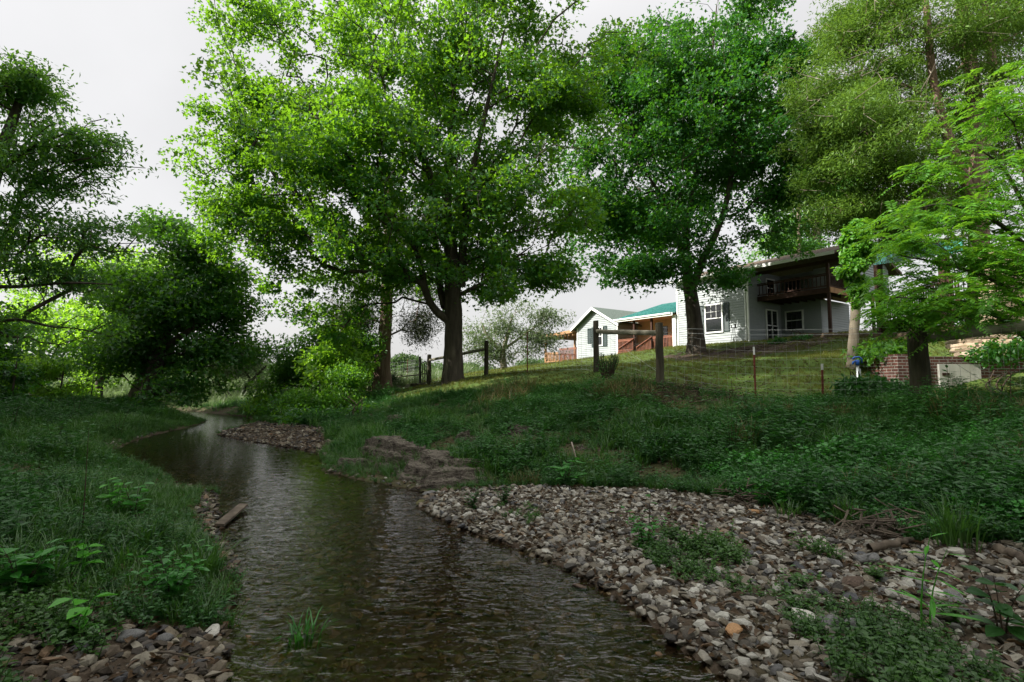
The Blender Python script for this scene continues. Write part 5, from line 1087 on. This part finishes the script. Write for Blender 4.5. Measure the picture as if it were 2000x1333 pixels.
# ------------------------------------------------------------------ undergrowth
def grass_proto(seed, n, h, spread, w):
    rg = np.random.default_rng(seed); a = rg.uniform(0, 6.28, n); D = np.c_[np.cos(a), np.sin(a), np.zeros(n)]; B = np.c_[-np.sin(a), np.cos(a), np.zeros(n)]
    P = D * (spread * .35 * rg.random(n) ** .5)[:, None] + rg.normal(0, spread * .15, (n, 3)) * [1, 1, 0]; H = h * rg.uniform(.5, 1.15, n); bend = rg.uniform(.2, .9, n)
    V = []
    for f, wd in ((0, 1), (.4, .85), (.75, .55)):
        c = P + D * (H * bend * f * f)[:, None] + np.array([0, 0, 1.]) * (H * (f - .35 * bend * f * f))[:, None]
        V += [c - B * w * wd / 2, c + B * w * wd / 2]
    V.append(P + D * (H * bend)[:, None] + np.array([0, 0, 1.]) * (H * (1 - .42 * bend))[:, None])
    V = np.stack(V, 1).reshape(-1, 3); i = np.arange(n)[:, None] * 7
    return V, np.concatenate([i + q for q in ([0, 1, 3], [0, 3, 2], [2, 3, 5], [2, 5, 4], [4, 5, 6])])
def weed_proto(seed, stems, h, nl, ll, ratio=.5, kind='quad'):
    rg = np.random.default_rng(seed); P, T, N, L = [], [], [], []; SV, SF, off = [], [], 0
    for s in range(stems):
        b = np.array([rg.normal(0, h * .3), rg.normal(0, h * .3), 0]); H = h * rg.uniform(.55, 1.1); ln = rg.normal(0, .3, 2) * H; t = b + [ln[0], ln[1], H]
        for k in range(nl):
            f = .25 + .75 * (k + rg.random()) / nl; a = k * 2.4 + rg.random(); c = b + (t - b) * f
            P.append(c); T.append([math.cos(a), math.sin(a), rg.uniform(-.35, .35)]); N.append([rg.normal(0, .3), rg.normal(0, .3), 1]); L.append(ll * rg.uniform(.7, 1.2) * (1.1 - .4 * f))
        V, Fq = frustums(b[None], t[None], np.array([.004]), np.array([.0015]), 3); q = np.concatenate([Fq[:, [0, 1, 2]], Fq[:, [0, 2, 3]]]); SV.append(V); SF.append(q + off); off += len(V)
    L = np.array(L); V, Fq = LEAF[kind](np.array(P), norm(np.array(T)), norm(np.array(N)), L, L * ratio)
    return np.r_[V, np.concatenate(SV)], np.r_[Fq, np.concatenate(SF) + len(V)]
G_S = [grass_proto(600 + i, 16, .22, .14, .008) for i in range(6)]
G_T = [grass_proto(620 + i, 20, .42, .16, .010) for i in range(5)]
W_S = [weed_proto(640 + i, 6, .14, 8, .045, .6) for i in range(6)]
W_M = [weed_proto(660 + i, 6, .30, 10, .075, .45) for i in range(6)]
W_L = [weed_proto(680 + i, 4, .5, 11, .12, .4) for i in range(4)]
rng = np.random.default_rng(700)
anybar = lambda P: inside(P, WATER) | in_bars(P) | inside(P, BARF)
def cover(name, protos, P, s0, s1, mat, label, far=0.03):
    if name not in ('lawn_grass', 'meadow_grass'):
        P = P[vnoise(P[:, 0] * 1.3 + 3, P[:, 1] * 1.3 + 31) + .5 * vnoise(P[:, 0] * 4, P[:, 1] * 4 + 5) < .44]
    d = np.hypot(P[:, 0], P[:, 1]); sc = rng.uniform(s0, s1, len(P)) * (1 + far * np.maximum(d - 5, 0)) * (1 + 1.1 * vnoise(P[:, 0] * .9 + 17, P[:, 1] * .9)) * np.clip(np.where(P[:, 1] < 4.6, .7, .35) + pdist(P, WATER) / 1.6, .35, 1); a = rng.uniform(0, 6.28, len(P)); c, s = np.cos(a), np.sin(a); o = np.zeros(len(P)); l = np.ones(len(P))
    R = np.stack([c, -s, o, s, c, o, o, o, l], 1).reshape(-1, 3, 3); V, Fq = scatter(protos, np.c_[P, terrain(P) - .01], sc, R, rng)
    return tag(link_mesh(name, np_mesh(name, V, [Fq]), M[mat]), label, 'ground cover', None, 'stuff')
def keep(P, k, e): d = np.hypot(P[:, 0], P[:, 1]); return rng.random(len(P)) < np.clip(k / d, 0, 1) ** e
vis = lambda P: (np.abs(P[:, 0]) < P[:, 1] * 1.2 + 1.3)
LEDGES = np.array([hit(u, y)[:2] for u, y in ((640, 905), (690, 910), (740, 920), (800, 935), (720, 895), (790, 905), (860, 940), (920, 935), (920, 866), (1000, 862), (1050, 858), (880, 872), (1130, 890), (1185, 896), (720, 838), (780, 830))])
near_ledge = lambda P: (((P[:, None] - LEDGES[None]) ** 2).sum(-1).min(1) < .42 ** 2) & (rng.random(len(P)) < .85)
right_rough = lambda P: vis(P) & ~anybar(P) & ~near_ledge(P) & (P[:, 0] > -9) & (lawn_mask(P) < .6) & ~((P[:, 0] < 0) & (P[:, 0] < -.55 * P[:, 1] + 1.2) & (P[:, 1] < 13))
left_rough = lambda P: vis(P) & ~anybar(P) & (P[:, 0] < -.45 * P[:, 1] + 1.0) & (P[:, 1] < 26)
clump = lambda P, f, t: vnoise(P[:, 0] * f + 40, P[:, 1] * f + 7) > t
Pg = sample(80000, -9, 18, 2.2, 20, right_rough)
A_ = Pg[keep(Pg, 7.5, 1.0)]; thin_ = lambda P: (P[:, 0] > 2.5) | (rng.random(len(P)) < .55); A_ = A_[thin_(A_)]
cover('undergrowth', W_S, A_[:12000], .5, 1.05, 'weed', 'low leafy ground cover spreading over the right bank')
B_ = sample(50000, -9, 14, 2.2, 20, lambda P: right_rough(P) & clump(P, .8, -.05)); B_ = B_[keep(B_, 7, 1.3)]; B_ = B_[thin_(B_)]
cover('weeds', W_M, B_[:3900], .4, .85, 'weed', 'taller leafy weeds crowding the right bank')
C_ = sample(60000, -9, 16, 3, 20, lambda P: right_rough(P) & clump(P, .6, -.2)); C_ = C_[keep(C_, 7, 1.1)]
cover('grass', G_S, C_[:23000], .5, 1.1, 'grass', 'rough green grass on the slope of the right bank')
H_ = sample(70000, -18, 0, 2.5, 22, lambda P: vis(P) & ~anybar(P) & (pdist(P, WATER) < 1.3)); cover('bank_grass', G_S, H_[:6500], .7, 1.4, 'grass', 'fringe of grass along the water edges')
D_ = sample(9000, 2.5, 14, 3.6, 11, lambda P: right_rough(P) & (P[:, 0] > 2.2 + .1 * P[:, 1]) & clump(P, .9, .0))
cover('tall_weeds', W_L, D_[:420], .45, .85, 'weed', 'rank tall weeds under the wire fence')
E_ = sample(50000, -28, 0, 1.6, 26, left_rough)
cover('undergrowth', W_S, E_[keep(E_, 5.5, 1.0)][:11500], .6, 1.15, 'weed', 'low leafy ground cover of the left bank')
F_ = sample(30000, -26, 0, 2, 24, lambda P: left_rough(P) & clump(P, .8, -.12)); cover('weeds', W_M, F_[keep(F_, 5.5, 1.3)][:4600], .45, .9, 'weed', 'leafy weeds on the left bank beside the water')
G_ = sample(40000, -28, 0, 1.8, 26, lambda P: left_rough(P) & clump(P, .5, -.25)); cover('grass', G_S, G_[keep(G_, 6, 1.0)][:6000], .6, 1.15, 'grass', 'rough shaded grass of the left bank')
RL = [weed_proto(690 + i, 7, .18, 6, .05, .9, 'oval') for i in range(5)]
K_ = sample(9000, 2.6, 7.5, 3.4, 7.2, lambda P: right_rough(P) & clump(P, .8, -.1)); cover('round_leaf_weeds', RL, K_[:900], .7, 1.3, 'plant', 'pale round leaved weeds at the right rim of the gravel bar')
T_ = sample(30000, -20, 12, 3, 18, lambda P: (right_rough(P) | left_rough(P)) & clump(P, 1.5, .12)); T_ = T_[keep(T_, 6, 1.2)]; cover('tall_weeds', W_L, T_[:620], .4, .85, 'weed', 'scattered taller weeds standing out of the bank growth')
# leaf litter lying between the weeds
M['litter'] = leaf_mat('dead_leaf', (.045, .028, .016), (.16, .10, .055), (.08, .05, .02), .15, .03, 2)
LL_ = sample(60000, -9, 12, 2.2, 14, lambda P: vis(P) & ~inside(P, WATER) & (keep(P, 4.5, 1.0))); LL_ = LL_[:9000]; n_ = len(LL_)
T_ = norm(np.c_[rng.normal(0, 1, (n_, 2)), rng.normal(0, .15, n_)]); V, Fq = leaf_oval(np.c_[LL_, terrain(LL_) + rng.uniform(.004, .03, n_)], T_, norm(rand_dir(rng, n_) * .5 + [0, 0, 1]), rng.uniform(.03, .08, n_), rng.uniform(.02, .05, n_), .3, .3)
tag(link_mesh('leaf_litter', np_mesh('leaf_litter', V, [Fq]), M['litter']), 'brown dead leaves scattered on the banks and the gravel', 'leaf litter', None, 'stuff')
# lawn
Lw = sample(90000, -9, 24, 9, 48, lambda P: (np.abs(P[:, 0]) < P[:, 1] * .9 + 1) & (lawn_mask(P) > .45)); Lw = Lw[keep(Lw, 13, 1.0)]
cover('lawn_grass', G_S, Lw[:26000], .28, .5, 'lawn', 'mown lawn grass on the rise around the house', .02)
Mw = sample(16000, -40, -4, 24, 60, lambda P: ~inside(P, WATER) & (P[:, 0] > -1.1 * P[:, 1])); cover('meadow_grass', G_T, Mw[:6000], .8, 1.4, 'pale', 'tall pale meadow grass beyond the stream', .02)
# sparse weeds growing through the gravel
Sb = sample(9000, -5, 6, 2, 7, lambda P: vis(P) & in_bars(P) & ~inside(P, WATER) & (pdist(P, WATER) > .5) & (clump(P, 1.1, .24) | (((P - [1.6, 4.0]) ** 2 / [1.1, .5]).sum(-1) < vnoise(P[:, 0] * 3, P[:, 1] * 3) * 2.4 + .05) | inside(P, BARL) & clump(P, 2, .05))); cover('gravel_weeds', W_S, Sb[:560], .5, 1.1, 'grass', 'small green weeds sprouting between the pebbles')
Lf = sample(7000, 2.4, 9, 8.5, 15, lambda P: clump(P, .7, .05)); 
# dry grass tufts on the slope
Dr = sample(6000, -5, 12, 4.5, 14, lambda P: right_rough(P) & clump(P, .9, .22)); cover('dry_grass', G_T, Dr[:330], .55, 1.0, 'dry', 'straw coloured dry grass strands in the bank growth')

# ------------------------------------------------------------------ single plants
def plant(name, label, cat, u, y, h, stems, nl, ll, ratio, mat, seed, kind='oval', lean=.25, droop=.1, group=None, base=None, stem=.006):
    rg = np.random.default_rng(seed); q = hit(u, y) if base is None else base; q = q.copy(); q[2] = gz(q[0], q[1])
    root = empty(name, q, label, cat, group); P, T, N, L = [], [], [], []; P0, P1, R0, R1 = [], [], [], []
    for s in range(stems):
        a0 = rg.uniform(0, 6.28); sp = h * .22 * (s > 0); H = h * rg.uniform(.7, 1.05); dirv = np.array([math.cos(a0), math.sin(a0), 0]) * lean * H * rg.uniform(.3, 1)
        pts = [np.array([math.cos(a0) * sp * .3, math.sin(a0) * sp * .3, -.02]) + np.array([0, 0, H]) * f + dirv * f * f for f in np.linspace(0, 1, 5)]
        for i in range(4): P0.append(pts[i]); P1.append(pts[i + 1]); R0.append(stem * (1 - .2 * i)); R1.append(stem * (.8 - .2 * i))
        for k in range(nl):
            f = .18 + .82 * (k + .5 * rg.random()) / nl; c = np.array([np.interp(f, np.linspace(0, 1, 5), [p[i] for p in pts]) for i in range(3)]); a = k * 2.4 + a0
            P.append(c); T.append([math.cos(a), math.sin(a), rg.uniform(-.1, .5) - droop]); N.append([rg.normal(0, .25), rg.normal(0, .25), 1]); L.append(ll * rg.uniform(.75, 1.15) * (1.15 - .45 * f))
    V, Fq = frustums(np.array(P0), np.array(P1), np.array(R0), np.array(R1), 5); link_mesh('stem', np_mesh('stem', V, [Fq], True), M['twig'] if mat != 'sprig' else M[mat], root)
    L = np.array(L); V, Fq = LEAF[kind](np.array(P), norm(np.array(T)), norm(np.array(N)), L, L * ratio); link_mesh('leaves', np_mesh('leaves', V, [Fq]), M[mat], root); return root
def tuft(label, u, y, h, n, w, mat, seed, spread=.2, cat='grass tuft'):
    q = hit(u, y); q[2] = gz(q[0], q[1]); V, Fq = grass_proto(seed, n, h, spread, w); return tag(link_mesh('grass_tuft', np_mesh('grass_tuft', V, [Fq]), M[mat], None, q), label, cat)
plant('seedling', 'lone lime green seedling with three broad lobed leaves on the near left pebbles', 'plant', 150, 1245, .23, 2, 4, .13, .75, 'sprig', 1, lean=.5)
plant('leafy_plant', 'upright plant with a few big bright leaves beside the left pale slab', 'plant', 160, 1140, .30, 2, 6, .12, .6, 'sprig', 2, lean=.2)
plant('leafy_plant', 'bright green leafy sprig standing above the ground cover at left', 'plant', 218, 1010, .36, 3, 8, .11, .55, 'sprig', 3, lean=.25)
plant('leafy_plant', 'dark leaved plant with a red stem right of the bright sprig', 'plant', 262, 1015, .42, 3, 9, .13, .5, 'plant', 4, lean=.3)
plant('nettle_bush', 'dense rounded green nettle bush on the near left bank by the water', 'bush', 330, 1185, .34, 26, 10, .085, .5, 'plant', 5, lean=.9, stem=.003)
plant('nettle_bush', 'small green bush of drooping leaves at the left picture edge', 'bush', 40, 1165, .32, 10, 9, .12, .5, 'plant', 6, lean=.6, stem=.004)
for u, y, h, n, sd, lab in [(290, 1080, .36, 70, 11, 'big arching sedge tuft in the middle of the left bank'), (395, 1135, .32, 90, 12, 'drooping sedge tuft hanging over the left water edge'), (105, 1145, .30, 45, 13, 'thin upright grass tuft beside the lime seedling'), (235, 1110, .26, 40, 14, 'sedge tuft left of the nettle bush'), (590, 1262, .17, 40, 15, 'small green grass tuft growing out of the running water')]:
    tuft(lab, u, y, h, n, .011, 'grass' if sd != 15 else 'plant', sd)
for u, y, h, n, sd, lab in [(1655, 1025, .34, 110, 21, 'dense sedge clump at the top right rim of the gravel bar'), (1870, 1070, .42, 130, 22, 'largest sedge clump arching over the right rim of the gravel bar'), (1010, 895, .35, 60, 23, 'long dry grass hanging over the flat rock shelf'), (950, 868, .4, 60, 24, 'coarse grass tuft on top of the rock shelf'), (1545, 1010, .22, 40, 25, 'thin grass tuft left of the dense sedge clump'), (1420, 815, .45, 50, 26, 'tall grass tuft below the red steel post')]:
    tuft(lab, u, y, h, n, .010, 'grass' if sd != 23 else 'dry', sd, .3)
plant('waterside_weed', 'bushy small leaved weed at the upper edge of the gravel bar near the ledge', 'plant', 920, 995, .26, 14, 10, .05, .5, 'weed', 31, lean=.6, stem=.003)
plant('waterside_weed', 'second bushy small leaved weed just right of its twin by the ledge', 'plant', 982, 985, .25, 14, 10, .05, .5, 'weed', 32, lean=.6, stem=.003)
plant('leafy_plant', 'dark bushy plant with a tall stem in the middle of the upper gravel bar', 'plant', 1258, 1075, .34, 14, 9, .065, .5, 'plant', 33, lean=.9, stem=.003)
plant('tall_weed', 'thin dark broad leaved weed rising from the bushy plant on the gravel', 'plant', 1268, 1065, .45, 1, 7, .10, .55, 'weed', 34, lean=.1)
for u, y, n, sd, lab in [(1400, 1098, 16, 35, 'low mat of green weeds in the centre of the gravel bar'), (1560, 1150, 14, 36, 'trailing green weeds around the pointed brown stone'), (1330, 1060, 8, 37, 'sparse sprouts at the left of the green weed mat'), (1705, 1130, 10, 38, 'small weeds growing beside the leaning grey slab'), (1560, 1195, 8, 39, 'little weeds just above the rounded pale boulder'), (1860, 1215, 12, 40, 'leafy weeds near the front right corner of the gravel')]:
    plant('gravel_weed', lab, 'plant', u, y, .15, n, 7, .055, .5, 'grass', sd, lean=1.4, stem=.002)
plant('lance_plant', 'pale green lance leaved plant arching up from the right gravel', 'plant', 1800, 1225, .55, 2, 9, .19, .16, 'sprig', 41, lean=.35, droop=.2)
plant('leafy_plant', 'dark broad leaved weed at the right picture edge over the stones', 'plant', 1965, 1250, .42, 3, 6, .15, .6, 'weed', 42, lean=.4)
plant('dock_plant', 'dock with long pale blue green leaves at the foot of the slope', 'plant', 1105, 945, .38, 6, 3, .30, .28, 'plant', 43, lean=.6)
plant('tall_weed', 'tall dark leafy weed standing below the left red steel post', 'plant', 1430, 905, 1.15, 3, 24, .12, .35, 'weed', 44, lean=.15)
for u, y, d, h, sd, lab in [(1858, 800, 8.2, 1.15, 45, 'tall lance leaved weed in front of the white springhouse door'), (1975, 790, 7.6, 2.0, 46, 'tallest single stemmed weed at the right edge before the log rail'), (1700, 790, 9.5, .75, 47, 'leafy weed left of the brick pier'), (1430, 745, 10.8, .9, 48, 'slim weed against the lawn left of the white tipped post')]:
    p_ = onground(u, y, d); plant('tall_weed', lab, 'plant', 0, 0, h, 1, 13, .17, .28, 'weed' if sd != 48 else 'walnut', sd, lean=.12, base=p_)
for u, y, d, h, sd, lab in [(232, 830, 12, .85, 51, 'dark bushy weed silhouetted before the stream bend'), (148, 800, 15, 1.0, 52, 'slender weed standing in the left field'), (22, 830, 11, .8, 53, 'dark leafy weed at the far left of the field'), (120, 840, 10, .5, 54, 'low leafy weed in the middle of the left field')]:
    p_ = onground(u, y, d); plant('tall_weed', lab, 'plant', 0, 0, h, 3, 16, .12, .4, 'weed', sd, lean=.25, base=p_)
p_ = hit(160, 1055); plant('bare_stem', 'tall thin bare stem rising from the left weeds', 'plant', 0, 0, .85, 1, 2, .05, .5, 'weed', 55, base=p_, lean=.02)
# dark upright shrub by the first fence post
q = onground(1187, 742, 13); rg = np.random.default_rng(60); sh_ = empty('clipped_shrub', q, 'dark upright many stemmed shrub at the foot of the tall fence post', 'shrub'); n = 46; a = rg.uniform(0, 6.28, n); rr = rg.random(n) ** .5
P0 = np.c_[np.cos(a) * rr * .10, np.sin(a) * rr * .10, np.full(n, -.03)]; P1 = np.c_[np.cos(a) * rr * .30, np.sin(a) * rr * .3, rg.uniform(.4, .65, n)]
V, Fq = frustums(P0, P1, np.full(n, .012), np.full(n, .006), 5); link_mesh('stem', np_mesh('stem', V, [Fq]), M['twig'], sh_)
f = rg.uniform(.4, 1, (n, 12, 1)); Pl = (P0[:, None] + (P1 - P0)[:, None] * f).reshape(-1, 3); T = norm(rand_dir(rg, len(Pl)) + [0, 0, 1.0]); L = np.full(len(Pl), .07)
V, Fq = leaf_quads(Pl, T, rand_dir(rg, len(Pl)), L, L * .3); link_mesh('foliage', np_mesh('foliage', V, [Fq]), M['weed'], sh_)
# shrubs around the house and the springhouse
bush('lawn_shrub', 'arching low shrub on the bank below the french doors', 'shrub', 1560, 672, 25, [(1560, 660, 28, 9, 0), (1530, 668, 22, 7, 0)], 24, 1100, .16, 'weed', 61, sig=.16)
bush('springhouse_bush', 'leafy green bush in front of the brick pier and the hydrant', 'bush', 1690, 790, 10.3, [(1690, 755, 60, 28, 0), (1735, 740, 28, 40, 0), (1640, 770, 45, 18, 0)], 130, 4200, .12, 'weed', 62, sig=.18)
bush('springhouse_bush', 'yellow green fern like bush on the lawn edge behind the hydrant', 'bush', 1725, 730, 13, [(1720, 700, 45, 22, 0), (1760, 690, 35, 22, 0)], 60, 1800, .13, 'ailanthus', 63, sig=.2)
bush('stone_bush', 'shady bush growing against the stone slabs of the springhouse', 'bush', 1960, 740, 10.6, [(1985, 690, 40, 30, .5), (1930, 690, 30, 12, .5)], 40, 1500, .12, 'dark', 64, sig=.2)
